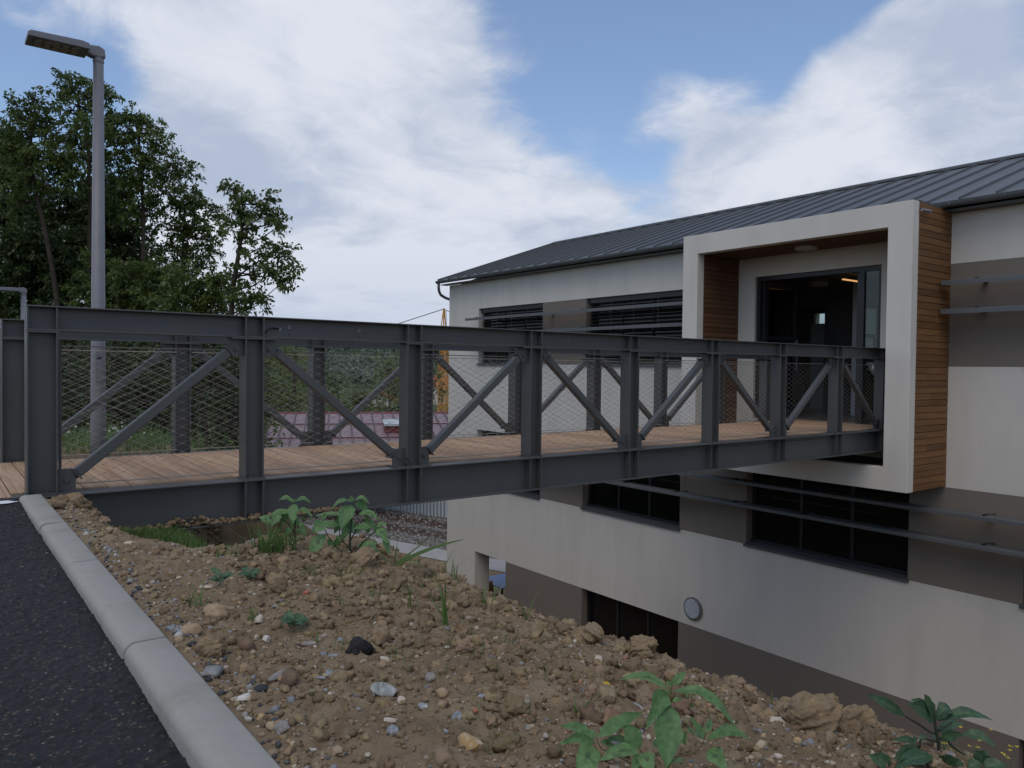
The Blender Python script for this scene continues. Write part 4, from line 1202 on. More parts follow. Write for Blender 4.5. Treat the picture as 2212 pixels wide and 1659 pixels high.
def build_hill():
    rr = np.concatenate([np.linspace(230, 700, 22), np.linspace(760, 2000, 8)]); th = np.linspace(-75, 75, 80)
    Rr, Th = np.meshgrid(rr, np.radians(th))
    k = np.tan(np.clip(Th, -1.3, 1.3))
    X = FH[0]*Rr*np.cos(Th)+RH[0]*Rr*np.sin(Th); Y = FH[1]*Rr*np.cos(Th)+RH[1]*Rr*np.sin(Th)
    Z = far_z(Rr)+7*fbm(X/170, Y/170, 3, 2)*sstep(260, 500, Rr)-0.0*Rr
    v = np.stack([X.ravel(), Y.ravel(), Z.ravel()], 1); nx = len(rr); ny = len(th)
    i = np.arange((nx-1)*(ny-1)); a = (i//(nx-1))*nx+i % (nx-1)
    hm = mat('hill_ground', (0.075, 0.100, 0.05), 0.95, 0.1, var=0.3, vscale=0.02)
    structure(link('hills', npmesh('hills', v, np.stack([a, a+1, a+nx+1, a+nx], 1), hm, smooth=True)))
    return rr
build_hill()
def hill_h(x, y):
    r = math.hypot(x, y); return float(far_z(r)+7*fbm(np.array([x/170]), np.array([y/170]), 3, 2)[0]*sstep(260, 500, np.array(r)))
def leaf_quads(P, Dn, ln, wd, rng, droop=0.3):
    """one quad leaf at each P pointing along Dn"""
    n = len(P)
    D_ = Dn/np.linalg.norm(Dn, axis=1, keepdims=True)
    up_ = rng.normal(0, 1, (n, 3)); up_[:, 2] += 0.6
    S = np.cross(D_, up_); S /= np.linalg.norm(S, axis=1, keepdims=True)+1e-9
    ln = np.asarray(ln)[:, None]; wd = np.asarray(wd)[:, None]
    a = P; b = P+D_*ln*0.55+S*wd*0.5; c = P+D_*ln; d = P+D_*ln*0.55-S*wd*0.5
    c = c-np.array([0, 0, 1])*ln*droop
    V = np.stack([a, b, c, d], 1).reshape(-1, 3)
    F = np.arange(4*n).reshape(n, 4)
    return V, F
def build_hill_wood():
    rng = np.random.default_rng(3)
    V = []; F = []; T = []; off = 0
    for _ in range(900):
        d = rng.uniform(260, 640)
        k = rng.uniform(-0.42, 0.02)*d
        x, y = polar(d, k)
        h = hill_h(x, y); s = rng.uniform(2.5, 5.0); n = 42
        u = rng.normal(0, 1, (n, 3)); u /= np.linalg.norm(u, axis=1, keepdims=True); u[:, 2] = np.abs(u[:, 2])*0.9
        P = np.array([x, y, h+s*0.5])+u*np.array([s, s, s*1.1])*rng.uniform(0.75, 1.0, (n, 1))
        v, f = leaf_quads(P, u+rng.normal(0, 0.8, (n, 3)), np.full(n, 1.9), np.full(n, 1.3), rng)
        V.append(v); F.append(f+off); off += len(v); T.append(np.clip(rng.uniform(0, 1)*0.6+rng.uniform(0, 0.4, n), 0, 1))
    stuff(link('hillside_wood', npmesh('hillside_wood', np.concatenate(V), np.concatenate(F), leaf_hill, tint=np.concatenate(T))))
build_hill_wood()
for px_, d, dz, w_, rot, lab in ((905, 560, 2.5, 13, 20, 'small orange roofed house high on the far green hill'), (1094, 165, 0.6, 17, 35, 'orange roofed house behind the yellow crane mast'), (1118, 200, 0.2, 16, -20, 'orange roofed house half hidden behind the crane and the building corner'), (948, 150, -2.2, 9, 60, 'pale house with white gable glimpsed low between the trees'), (985, 610, 7.0, 14, -30, 'pale house on the crest of the far hill among dark trees')):
    x, y = polar(d, (px_-1280)/1920*d)
    z = (hill_h(x, y) if d > 230 else YARD)+dz
    house((x, y, z), w_, 8, 2.8 if d > 230 else 2.6, 2.4, R_(rot), lab, cream if 'white' not in lab else white)
def build_table():
    root = empty('garden_table', (14.75, 19.55, YARD), 'blue topped table standing under the open corner of the building', 'table')
    bevel(MB().box(-0.55, 0.75, -0.6, 0.75, 0.72, 0.75).build('tabletop', blue, root), 0.008)
    for sx in (-0.48, 0.66):
        for sy in (-0.52, 0.67): MB().bar((sx, sy, 0), (sx, sy, 0.72), 0.05).build('leg', anthr, root)
    c = empty('chair', (14.15, 19.12, YARD), 'orange plastic chair pulled up to the blue table', 'chair')
    c.rotation_euler = (0, 0, R_(25))
    bevel(MB().box(-0.24, 0.24, -0.24, 0.24, 0.43, 0.46).build('seat', yel, c), 0.015)
    bevel(MB().bar((0, 0.24, 0.50), (0, 0.32, 0.88), 0.46, 0.03, (0, 1, 0)).build('backrest', yel, c), 0.015)
    for sx in (-0.2, 0.2):
        for sy in (-0.2, 0.2): MB().bar((sx*1.1, sy*1.1, 0), (sx, sy, 0.43), 0.025).build('leg', steel_lt, c)
build_table()

# ------------------------------------------------------------------ trees
TREES = [
    ('A', [(5.111,33.913,2.334), (5.139,33.930,3.818), (5.148,34.000,6.784), (5.109,34.097,9.394), (4.831,34.350,10.932), (4.598,34.551,11.818)], [(4.504,34.629,12.054,0.36), (4.832,34.364,11.525,0.65), (5.578,35.062,11.889,0.47), (4.219,34.831,11.457,0.45), (4.641,34.490,10.751,0.65), (5.633,33.747,11.359,0.36), (5.867,34.814,10.851,0.65), (5.032,32.909,9.857,0.71), (4.592,34.507,9.920,0.53), (6.157,34.576,10.242,0.59), (5.181,35.304,9.492,0.89), (4.117,33.580,8.753,0.77), (5.617,34.953,8.824,0.89)]),
    ('B', [(4.098,33.427,2.273), (3.831,33.691,4.563), (3.608,33.899,5.993), (3.339,34.142,7.423), (3.207,34.285,9.084), (3.348,34.213,10.462)], [(2.802,34.634,10.569,0.40), (3.349,34.221,10.806,0.37), (2.709,34.690,9.994,0.52), (3.666,33.964,10.237,0.46), (3.209,34.303,9.829,0.63), (3.847,33.809,9.609,0.46), (2.888,34.529,9.079,0.80), (3.798,33.821,8.634,0.86), (2.477,34.832,8.614,0.80), (3.295,34.189,7.938,0.98), (2.655,34.660,7.240,0.92), (4.206,33.491,7.952,0.75)]),
    ('C', [(7.034,33.702,2.409), (7.017,33.771,4.554), (7.048,33.811,7.007), (6.956,33.928,8.844), (6.888,34.020,10.376), (6.962,33.975,10.806)], [(6.938,33.993,10.806,0.43), (6.596,34.247,10.494,0.61), (7.278,33.724,10.443,0.49), (6.837,34.042,9.701,0.86), (7.617,33.448,9.835,0.49), (6.252,34.483,9.447,0.67), (7.322,33.652,8.972,0.80), (8.150,33.018,8.985,0.55), (8.490,32.750,8.653,0.37), (6.736,34.087,8.473,0.92), (6.151,34.526,8.097,0.86), (7.709,33.336,8.243,0.74), (7.123,33.769,7.621,0.92), (6.440,34.279,7.120,0.92)]),
    ('D', [(8.888,34.806,2.529), (8.843,34.899,4.812), (8.848,34.938,6.444), (8.930,34.909,7.750)], [(9.294,34.644,8.277,0.39), (8.930,34.915,8.011,0.59), (9.603,34.392,7.695,0.52), (8.618,35.144,7.615,0.59), (9.239,34.657,7.167,0.85), (9.965,34.103,7.243,0.46), (8.460,35.240,6.634,0.78), (9.755,34.242,6.392,0.72), (8.976,34.826,5.923,0.91), (8.197,35.410,5.455,0.91), (9.545,34.381,5.540,0.72)]),
    ('E', [(8.566,27.488,2.248), (8.612,27.484,3.476), (8.785,27.385,4.760), (8.894,27.324,5.616), (8.791,27.426,6.522), (8.665,27.537,7.108)], [(8.623,27.568,7.054,0.27), (8.919,27.335,6.791,0.37), (8.790,27.422,6.362,0.43), (9.299,27.035,6.477,0.48), (9.512,26.879,6.747,0.27), (9.680,26.736,6.162,0.53), (9.934,26.532,5.792,0.37), (9.085,27.183,5.833,0.43), (8.618,27.535,5.612,0.37), (9.295,26.999,4.928,0.43), (9.761,26.641,4.882,0.48), (10.142,26.345,4.727,0.37), (10.183,26.299,4.141,0.32), (9.759,26.624,4.188,0.37), (10.012,26.421,3.818,0.24), (9.123,27.115,4.338,0.37), (8.741,27.399,4.012,0.43), (9.163,27.057,3.271,0.48), (9.459,26.826,3.115,0.27), (8.738,27.377,3.051,0.53)]),
    ('F', [(3.309,40.335,2.491), (3.211,40.488,5.515), (3.005,40.715,8.202), (2.903,40.828,9.545)], [(2.800,40.945,11.022,0.47), (3.173,40.649,10.624,0.61), (2.798,40.926,10.215,0.81), (3.491,40.388,9.957,0.67), (3.008,40.737,9.143,1.01), (3.754,40.146,8.347,1.14), (2.737,40.911,7.861,1.08), (3.322,40.441,6.996,1.14), (4.178,39.800,7.547,1.01)]),
    ('G', [(6.727,37.720,2.542), (6.627,37.857,4.894), (6.527,37.986,6.910)], [(6.424,38.100,8.253,1.01), (7.114,37.537,6.918,1.08), (5.993,38.403,7.238,1.01), (6.525,37.970,6.237,1.14), (7.378,37.304,5.712,1.08), (5.462,38.835,8.238,1.01), (5.085,39.093,7.022,1.01), (5.669,38.616,5.888,1.14)]),
    ('H', [(3.768,37.462,2.406), (3.823,37.461,3.989)], [(3.527,37.737,5.883,1.20), (4.431,37.041,5.770,1.14), (2.822,38.266,5.492,1.20), (4.026,37.322,4.625,1.20), (3.120,38.009,4.358,1.27), (4.779,36.742,4.509,1.14), (2.615,38.377,3.654,1.14), (3.720,37.523,3.354,1.27), (4.625,36.828,3.241,1.14)]),
    ('I', [(6.124,33.138,2.349), (6.081,33.202,3.535)], [(5.659,33.547,4.419,1.01), (6.507,32.894,4.253,0.95), (5.279,33.813,3.464,1.01), (6.127,33.162,3.358,1.07), (6.977,32.527,3.964,0.89), (7.069,32.435,3.135,1.01), (7.639,32.033,4.448,0.71)]),
    ('J', [(7.827,29.313,2.283), (7.874,29.299,3.114)], [(7.392,29.683,3.660,0.61), (7.876,29.320,4.000,0.55), (8.271,29.010,3.674,0.55), (7.610,29.501,3.110,0.72), (8.137,29.095,3.007,0.72), (8.534,28.800,3.345,0.50), (7.169,29.833,2.882,0.66), (8.625,28.751,4.122,0.33)]),
]
TREE_LABELS = {'A': 'tallest tree of the group, its thin top rising just left of the street lamp pole', 'B': 'spreading tree with feathery open top at the far left', 'C': 'broad crowned tree right of the lamp pole with one limb reaching right',
    'D': 'rounded middle sized tree between the broad tree and the separate right one', 'E': 'separate leaning tree at the right end of the group with open tiers of foliage', 'F': 'dense dark tree cut by the left edge of the photo', 'G': 'dark tree filling the gap behind the lamp pole',
    'H': 'low dark bushy tree at the lower left above the bridge rail', 'I': 'low bushy tree below the broad crowned tree, just above the rail', 'J': 'low light green bushy tree at the foot of the leaning tree'}
def make_tree(name, label, trunk, lobes, seed, m=None, leaf=0.17, dens=30.0, per=9, tr=0.16, base=None, group='trees behind the bridge', flat=0.85, kind='tree'):
    rng = np.random.default_rng(seed)
    tz = [np.array(p) for p in trunk]
    b = tz[0].copy(); gzb = base if base is not None else gz(b[0], b[1])
    if b[2] > gzb: tz.insert(0, np.array([b[0], b[1], gzb-0.3]))
    root = empty(kind, tuple(map(float, (tz[0][0], tz[0][1], gzb))), label, kind.replace('_', ' '), group)
    O = np.array(root.location)
    mb = MB()
    n = len(tz)
    mb.tube([tuple(p-O) for p in tz], [tr*(1-0.8*i/(n-1))+0.015 for i in range(n)], 7)
    V = []; D_ = []; T = []
    for L_ in lobes:
        c = np.array(L_[:3]); r = L_[3]
        # limb from the trunk below the lobe
        best = min(range(n), key=lambda i: abs(tz[i][2]-(c[2]-max(0.5, np.hypot(*(tz[i][:2]-c[:2]))*0.6))))
        i2 = min(best+1, n-1); t = rng.uniform(0, 0.8); s = tz[best]*(1-t)+tz[i2]*t
        if s[2] > c[2]: s = tz[best]
        mid = (s+c)/2+np.array([rng.normal(0, 0.12), rng.normal(0, 0.12), -0.10*np.linalg.norm(c-s)])*1.0
        lr = min(tr*0.45, 0.02+r*0.035)
        mb.tube([tuple(s-O), tuple(mid-O), tuple(c-O)], [lr, lr*0.7, lr*0.4], 5, cap=False)
        nc = max(6, int(dens*r*r*1.15+6))
        u = rng.normal(0, 1, (nc, 3)); u /= np.linalg.norm(u, axis=1, keepdims=True)
        rad = r*rng.uniform(0.06, 0.95, nc)**0.5
        wob = 1+0.25*np.sin(u[:, 0]*5+seed)+0.20*np.sin(u[:, 1]*7+u[:, 2]*6)
        P = c+u*(rad*wob)[:, None]*np.array([1, 1, flat])
        for q in P[:: max(1, nc//8)]:
            mb.tube([tuple(c-O), tuple((c+q)/2-O+np.array([0, 0, -0.04])), tuple(q-O)], [lr*0.35, lr*0.25, 0.008], 4, cap=False)
        for q, du in zip(P, u):
            k = rng.integers(per-3, per+4)
            dirs = du*0.8+rng.normal(0, 0.75, (k, 3)); dirs[:, 2] += 0.15
            # a compound leaf: leaflets strung along a short drooping stalk
            ax = du*0.6+rng.normal(0, 0.6, 3); ax /= np.linalg.norm(ax)
            st = np.linspace(0, 1, k)[:, None]
            pos = q+ax*st*leaf*1.7+rng.normal(0, leaf*0.42, (k, 3))*np.array([1, 1, 0.5])-np.array([0, 0, 1])*st**2*leaf*0.6
            V.append(pos); D_.append(dirs); T.append(np.clip(np.full(k, rng.uniform(0, 0.75))+rng.uniform(0, 0.25, k), 0, 1))
    mb.build('trunk', bark, root, smooth=True)
    P = np.concatenate(V)-O; Dn = np.concatenate(D_); T = np.concatenate(T)
    v, f = leaf_quads(P, Dn, leaf*rng.uniform(0.7, 1.3, len(P)), leaf*0.5*rng.uniform(0.7, 1.3, len(P)), rng)
    link('crown', npmesh('crown', v, f, m or leaf_tree, tint=T), root)
    return root
for i, (nm, trunk, lobes) in enumerate(TREES):
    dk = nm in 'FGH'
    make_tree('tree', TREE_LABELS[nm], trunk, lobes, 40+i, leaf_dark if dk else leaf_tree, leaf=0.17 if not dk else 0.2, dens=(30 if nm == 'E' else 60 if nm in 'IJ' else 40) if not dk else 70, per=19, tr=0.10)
G4 = 'tall dark trees behind the robinia group'
BACK_TREES = ((40, 44, 10.5, 10, 'tall dark tree behind the left edge of the group'), (220, 46, 10.0, 10, 'tall dark tree behind the lamp pole at the back of the group'), (390, 47, 7.6, 9.5, 'dark tree at the back behind the broad crowned tree'), (545, 46, 4.6, 8, 'dark tree at the back left of the leaning tree'))
# trees beyond the shed, seen under the handrails, and shrubs on the bank north of the bridge
rt_ = random.Random(12)
def round_tree(px_, d, top, base, wid, label, seed, m, leaf, group, dens=9, kind='tree'):
    x, y = polar(d, (px_-1280)/1920*d)
    lobes = []; rr_ = random.Random(seed)
    h = top-base
    for k in range(12):
        t = rr_.uniform(0.25, 1.0); a = rr_.uniform(0, 6.28); rad = wid*0.5*math.sin(math.pi*min(0.95, 0.22+0.72*t))*rr_.uniform(0.2, 0.85)
        lobes.append((x+rad*math.cos(a), y+rad*math.sin(a), base+h*t*0.86, wid*rr_.uniform(0.17, 0.26)))
    lobes.append((x, y, top-wid*0.18, wid*0.2))
    make_tree(kind, label, [(x, y, base), (x+0.2, y, base+h*0.45), (x, y+0.2, base+h*0.8)], lobes, seed, m, leaf, dens, 8, 0.2*wid/6, base, group, 0.9, kind)
G2 = 'trees beyond the plum roofed shed'
for k, (px_, d, top, wid, lab) in enumerate(((655, 64, 3.2, 7.0, 'bushy green tree over the left end of the plum shed roof'), (735, 60, 2.9, 6.5, 'light green tree behind the second far post of the bridge'), (788, 66, 2.6, 5, 'dark tree over the middle of the plum shed roof'), (845, 72, 0.4, 5.5, 'small dark tree just left of the gap showing the far hill'), (900, 70, -1.0, 6, 'low dark tree below the far hill house'), (970, 66, 2.1, 4.6, 'yellowish green round tree left of the third bridge post'), (1005, 74, 2.8, 7, 'dark tree behind the third bridge post'), (1060, 78, 2.4, 6.5, 'dark tree left of the yellow crane mast'), (700, 80, 3.9, 8, 'tall tree standing behind the light green one'), (590, 60, 3.6, 8, 'large dark tree beyond the foot of the leaning tree'))):
    round_tree(px_, d, top, YARD, wid, lab, 100+k, leaf_far if k in (0, 1, 5, 8) else leaf_tree, 0.26, G2, 8)
for k, (px_, d, top, wid, lab) in enumerate(BACK_TREES):
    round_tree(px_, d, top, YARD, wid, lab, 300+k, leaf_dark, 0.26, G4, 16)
G3 = 'shrubs on the bank behind the bridge'
for k, (px_, d, top, base, wid, lab) in enumerate(((60, 17, 2.0, -2.8, 3.6, 'dark shrub behind the leftmost pair of bridge posts'), (170, 19, 2.3, -3.2, 4.0, 'dark shrub behind the first wire net panel left of the lamp'), (300, 17, 1.8, -3.0, 3.8, 'dense shrub right of the lamp pole foot'), (400, 18, 2.0, -3.5, 4.0, 'shrub behind the second far bridge post'), (500, 19, 2.0, -4.0, 4.0, 'shrub behind the long brace of the first bay'), (585, 20, 1.7, -4.4, 3.4, 'shrub behind the second near bridge post'), (640, 16.5, -0.3, -4.4, 2.4, 'leafy shrub in front of the left end of the plum roof'), (110, 23, 3.0, -4.0, 5.5, 'big dark shrub in the shade of the left trees'), (450, 24, 2.8, -5.0, 5.5, 'big dark shrub in the shade below the broad tree'), (280, 24, 3.0, -4.5, 5.5, 'big dark shrub in the shade behind the lamp'))):
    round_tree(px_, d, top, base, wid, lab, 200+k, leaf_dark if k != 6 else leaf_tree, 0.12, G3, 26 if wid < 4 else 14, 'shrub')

# ------------------------------------------------------------------ soil clods, pebbles and stones
def scatter(n, rng, x0=0.62, x1=2.45, y0=0.45, y1=5.75):
    """points spread over the soil, thicker near the viewer"""
    P = []
    while len(P) < n:
        m = (n-len(P))*3
        x = rng.uniform(x0, x1, m); y = y0+(y1-y0)*rng.uniform(0, 1, m)**1.7
        k = (x/y < 3.2) & (x-0.6 > 0.01)
        P += list(zip(x[k], y[k]))
    P = np.array(P[:n])
    return P
def soil_bits():
    rng = np.random.default_rng(11)
    clod_m = mat('clod', (0.265, 0.195, 0.120), 0.96, 0.1, tint=True, var=0.22, vscale=30, bump=0.9, bscale=110, bdist=0.006)
    peb_m = mat('pebble', (1, 1, 1), 0.8, 0.25, tint=True, var=0.12, vscale=60, bump=0.3, bscale=120, bdist=0.003)
    def tint_clod(k): return rng.uniform(0.62, 1.25, (k, 1))*np.array([1, 1, 1])*(1+rng.normal(0, 0.03, (k, 3)))
    def put(P, r, sink=0.25):
        z = ground_z(P[:, 0], P[:, 1]); return np.column_stack([P, z+r*sink])
    n = 9000; P = scatter(n, rng); dens = fbm(P[:, 0]*2.2, P[:, 1]*2.2, 3, 91)
    keep = rng.uniform(-0.5, 0.6, n) < dens+0.1*(P[:, 0]-1); P = P[keep]
    r = np.clip(rng.lognormal(math.log(0.0075), 0.5, len(P)), 0.003, 0.03)
    stuff(lumps('soil_clods', put(P, r), r, clod_m, rng, tint_clod, 1, (0.6, 0.95), 0.36, smooth=False, frq=2.0))
    # the big crumbly lumps along the crest
    n = 1000; P = np.column_stack([rng.uniform(1.05, 2.16, n), rng.uniform(0.7, 3.7, n)]); r = np.clip(rng.lognormal(math.log(0.0135), 0.55, n), 0.006, 0.042)
    stuff(lumps('soil_clods', put(P, r, 0.1), r, clod_m, rng, tint_clod, 2, (0.6, 0.95), 0.40, smooth=True, frq=2.6))
    n = 16000; P = scatter(n, rng); r = np.clip(rng.lognormal(math.log(0.0032), 0.45, n), 0.0015, 0.009)
    stuff(lumps('soil_crumbs', put(P, r, 0.3), r, clod_m, rng, tint_clod, 0, (0.6, 0.95), 0.3))
    n = 16000; P = scatter(n, rng, x1=2.2); P = P[rng.uniform(-0.75, 0.45, n) < fbm(P[:, 0]*3.1, P[:, 1]*3.1, 3, 55)]; n = len(P); r = np.clip(rng.lognormal(math.log(0.0036), 0.55, n), 0.0015, 0.013)
    pal = np.array([[.40, .32, .22], [.36, .26, .16], [.46, .40, .32], [.25, .25, .25], [.33, .27, .21], [.22, .16, .11], [.38, .22, .13], [.19, .19, .20]])
    stuff(lumps('pebbles', put(P, r, 0.12), r, peb_m, rng, lambda k: pal[rng.choice(8, k, p=[.2, .2, .14, .1, .16, .1, .06, .04])]*rng.uniform(0.6, 1.2, (k, 1)), 1, (0.45, 0.85), 0.24, smooth=False))
    # gravel spilled along the back of the kerb, and soil heaped on the beam flange
    n = 700; P = np.column_stack([rng.uniform(0.60, 0.70, n)+0.03*rng.normal(0, 1, n).clip(-1, 2), rng.uniform(0.9, 5.5, n)]); r = np.clip(rng.lognormal(math.log(0.0055), 0.45, n), 0.002, 0.015)
    pal2 = np.array([[.10, .10, .105], [.25, .25, .255], [.40, .38, .34], [.06, .06, .065], [.33, .25, .16]])
    stuff(lumps('kerb_gravel', put(P, r, 0.3), r, peb_m, rng, lambda k: pal2[rng.choice(5, k)]*rng.uniform(0.7, 1.2, (k, 1)), 1, (0.5, 0.9), 0.25))
    n = 330; x = rng.uniform(1.05, 2.75, n); hh = np.clip(0.5+0.5*fbm(x*3.2, x*0+2, 3, 12)*2, 0, 1)*np.where(x < 2.15, 1, 0.35)
    P = np.column_stack([x, rng.uniform(5.842, 5.915, n)]); r = np.clip(rng.lognormal(math.log(0.013), 0.4, n), 0.006, 0.026)
    z = -0.313+rng.uniform(0, 1, n)*hh*0.06+r*0.4
    stuff(lumps('soil_on_flange', np.column_stack([P, z]), r, clod_m, rng, tint_clod, 2, (0.6, 0.95), 0.38, smooth=True, frq=2.4))
    # crumbled soil in the hollow under the beam
    n = 1500; P = np.column_stack([rng.uniform(1.3, 2.5, n), rng.uniform(4.7, 8.6, n)]); P = P[base_z(P[:, 0], P[:, 1]) < -0.45]; n = len(P); r = np.clip(rng.lognormal(math.log(0.026), 0.5, n), 0.01, 0.07)
    stuff(lumps('soil_clods', put(P, r, 0.1), r, clod_m, rng, tint_clod, 1, (0.6, 0.95), 0.36, smooth=True, frq=2.0))
    # loose heap against the beam beside the kerb end
    n = 420; P = np.column_stack([rng.uniform(0.60, 1.0, n), rng.uniform(5.15, 5.80, n)]); r = np.clip(rng.lognormal(math.log(0.017), 0.45, n), 0.006, 0.04)
    stuff(lumps('soil_clods', put(P, r, 0.5), r, clod_m, rng, tint_clod, 2, (0.6, 0.95), 0.38, smooth=True, frq=2.4))
soil_bits()
STONE_M = {}
for k, c, c2 in (('tan', (0.36, 0.26, 0.165), (0.28, 0.19, 0.11)), ('pale', (0.52, 0.46, 0.37), (0.42, 0.35, 0.25)), ('blue', (0.235, 0.25, 0.27), (0.33, 0.335, 0.335)), ('grey', (0.24, 0.22, 0.20), (0.30, 0.27, 0.23)), ('brown', (0.20, 0.135, 0.080), (0.14, 0.09, 0.055)),
                 ('white', (0.60, 0.57, 0.51), (0.50, 0.45, 0.37)), ('black', (0.022, 0.022, 0.024), (0.04, 0.038, 0.036)), ('brick', (0.40, 0.15, 0.085), (0.30, 0.11, 0.06)), ('ochre', (0.42, 0.27, 0.12), (0.50, 0.40, 0.28)), ('slab', (0.26, 0.265, 0.26), (0.40, 0.40, 0.37)), ('rubble', (0.27, 0.265, 0.26), (0.18, 0.18, 0.18))):
    STONE_M[k] = mat(k+'_stone', c, 0.82, 0.25, col2=c2, c2scale=35, c2range=(0.45, 0.6), var=0.15, vscale=90, bump=0.45, bscale=140, bdist=0.003)
CLODM = mat('soil_lump', (0.265, 0.195, 0.120), 0.96, 0.1, col2=(0.34, 0.245, 0.13), c2scale=22, c2range=(0.5, 0.65), var=0.25, vscale=60, bump=1.0, bscale=120, bdist=0.006)
# x, y, size, colour, shape (r rounded, a angular, f flat, l long), label
STONES = [
 (0.806, 2.742, .088, 'tan', 'r', 'large smooth tan stone, biggest one beside the kerb joint'),
 (0.912, 2.607, .045, 'pale', 'a', 'square pale stone right of the large smooth tan one'),
 (0.857, 2.385, .030, 'white', 'a', 'whitish chip, right one of the pair below the square pale stone'),
 (0.831, 2.399, .025, 'pale', 'a', 'cream chip, left one of the pair below the square pale stone'),
 (0.979, 2.640, .030, 'blue', 'f', 'blue grey flint flake right of the square pale stone'),
 (0.786, 2.052, .080, 'grey', 'l', 'long smooth grey brown cobble lying flat in mid slope'),
 (0.773, 2.020, .024, 'tan', 'r', 'small tan pebble resting against the long grey cobble'),
 (0.735, 1.985, .026, 'blue', 'f', 'blue flake just below the long grey cobble'),
 (0.858, 1.976, .032, 'blue', 'f', 'slate blue flake, left one of the two close together'),
 (0.898, 2.005, .032, 'blue', 'a', 'slate blue flake, right one of the two close together'),
 (0.831, 1.880, .026, 'blue', 'a', 'pale blue chip below the two slate blue flakes'),
 (0.650, 1.957, .050, 'white', 'f', 'whitish oval stone close to the kerb'),
 (0.654, 1.855, .024, 'ochre', 'a', 'small cream and ochre stone below the whitish oval one'),
 (0.668, 1.748, .034, 'grey', 'r', 'round grey brown pebble near the kerb'),
 (0.690, 1.619, .024, 'white', 'f', 'small white chip low beside the kerb'),
 (0.715, 1.541, .034, 'tan', 'a', 'tan stone at the lower edge of the photo beside the kerb'),
 (0.966, 1.804, .078, 'slab', 'f', 'large grey slab of broken stone in the middle of the slope'),
 (1.066, 1.983, .036, 'pale', 'a', 'upright cream stone above the grey slab'),
 (1.092, 1.956, .027, 'tan', 'a', 'small tan stone touching the upright cream one'),
 (1.033, 1.555, .034, 'blue', 'a', 'blue grey stone in the lower middle of the slope'),
 (0.857, 1.556, .034, 'blue', 'r', 'dark and light grey stone above the lower edge'),
 (0.986, 1.641, .034, 'slab', 'f', 'pale grey flat stone below the grey slab'),
 (1.071, 1.679, .034, 'tan', 'r', 'smooth tan stone right of the grey slab'),
 (1.091, 1.781, .032, 'grey', 'r', 'dull grey pebble up right of the grey slab'),
 (0.988, 1.429, .070, 'ochre', 'a', 'large cream and ochre stone at the lower edge left of the big weed'),
 (1.081, 1.546, .018, 'brick', 'a', 'tiny orange brick fragment beside the blue grey stone'),
 (0.952, 1.690, .026, 'pale', 'a', 'cream chip directly below the grey slab'),
 (0.880, 1.634, .026, 'white', 'f', 'upper of two thin cream flakes above the dark and light grey stone'),
 (0.874, 1.603, .030, 'pale', 'f', 'lower of two thin cream flakes above the dark and light grey stone'),
 (0.972, 2.134, .036, 'blue', 'f', 'thin blue flake left of the black clod'),
 (1.048, 2.256, .028, 'blue', 'a', 'blue chip between the grass sprig and the black clod'),
 (1.178, 2.239, .028, 'blue', 'f', 'grey blue flake under a cream one in the upper middle'),
 (1.203, 2.287, .036, 'white', 'f', 'cream flake above a grey blue one in the upper middle'),
 (0.958, 2.284, .040, 'grey', 'l', 'flat grey stone at the foot of the small grass sprig'),
 (1.864, 3.068, .050, 'white', 'f', 'pale flat stone on the crest before the white wall'),
 (0.630, 2.619, .034, 'blue', 'a', 'upper blue stone wedged behind the kerb joint'),
 (0.640, 2.553, .046, 'blue', 'l', 'lower blue stone wedged behind the kerb joint'),
 (0.672, 2.538, .056, 'tan', 'r', 'tan stone leaning on the blue ones behind the kerb'),
 (0.636, 2.200, .085, 'rubble', 'f', 'flat spill of grey concrete rubble against the kerb'),
 (0.700, 2.339, .020, 'black', 'r', 'small black lump of tar right of the brown clod'),
 (1.729, 1.781, .038, 'pale', 'a', 'cream stone under the crest before the dark ground floor window'),
 (1.749, 1.721, .038, 'white', 'l', 'long cream stone below the cream one near the crest'),
 (1.776, 1.949, .018, 'white', 'r', 'small white pebble high on the crest'),
 (2.007, 1.645, .020, 'white', 'a', 'small white stone perched on the skyline of the slope'),
 (1.502, 1.399, .038, 'slab', 'a', 'pointed grey stone behind the left leaf of the big weed'),
 (1.759, 1.146, .042, 'pale', 'f', 'pale flat stone left of the biggest clod'),
 (1.638, 1.011, .022, 'ochre', 'a', 'bright ochre chip below the biggest clod'),
 (1.721, 1.298, .026, 'pale', 'r', 'pale pebble right of the big weed'),
 (1.447, 1.048, .026, 'white', 'f', 'white chip at the lower edge right of the big weed'),
 (0.875, 3.060, .040, 'pale', 'f', 'cream flat stone left of the small leafy seedling'),
 (0.800, 3.330, .034, 'tan', 'a', 'tan stone high up behind the kerb'),
 (1.120, 2.700, .030, 'brick', 'a', 'reddish stone in the upper middle of the slope'),
 (0.760, 3.900, .055, 'pale', 'f', 'flat pinkish slab far up behind the kerb'),
 (0.745, 4.300, .050, 'tan', 'a', 'pale stone near the far end of the kerb'),
]
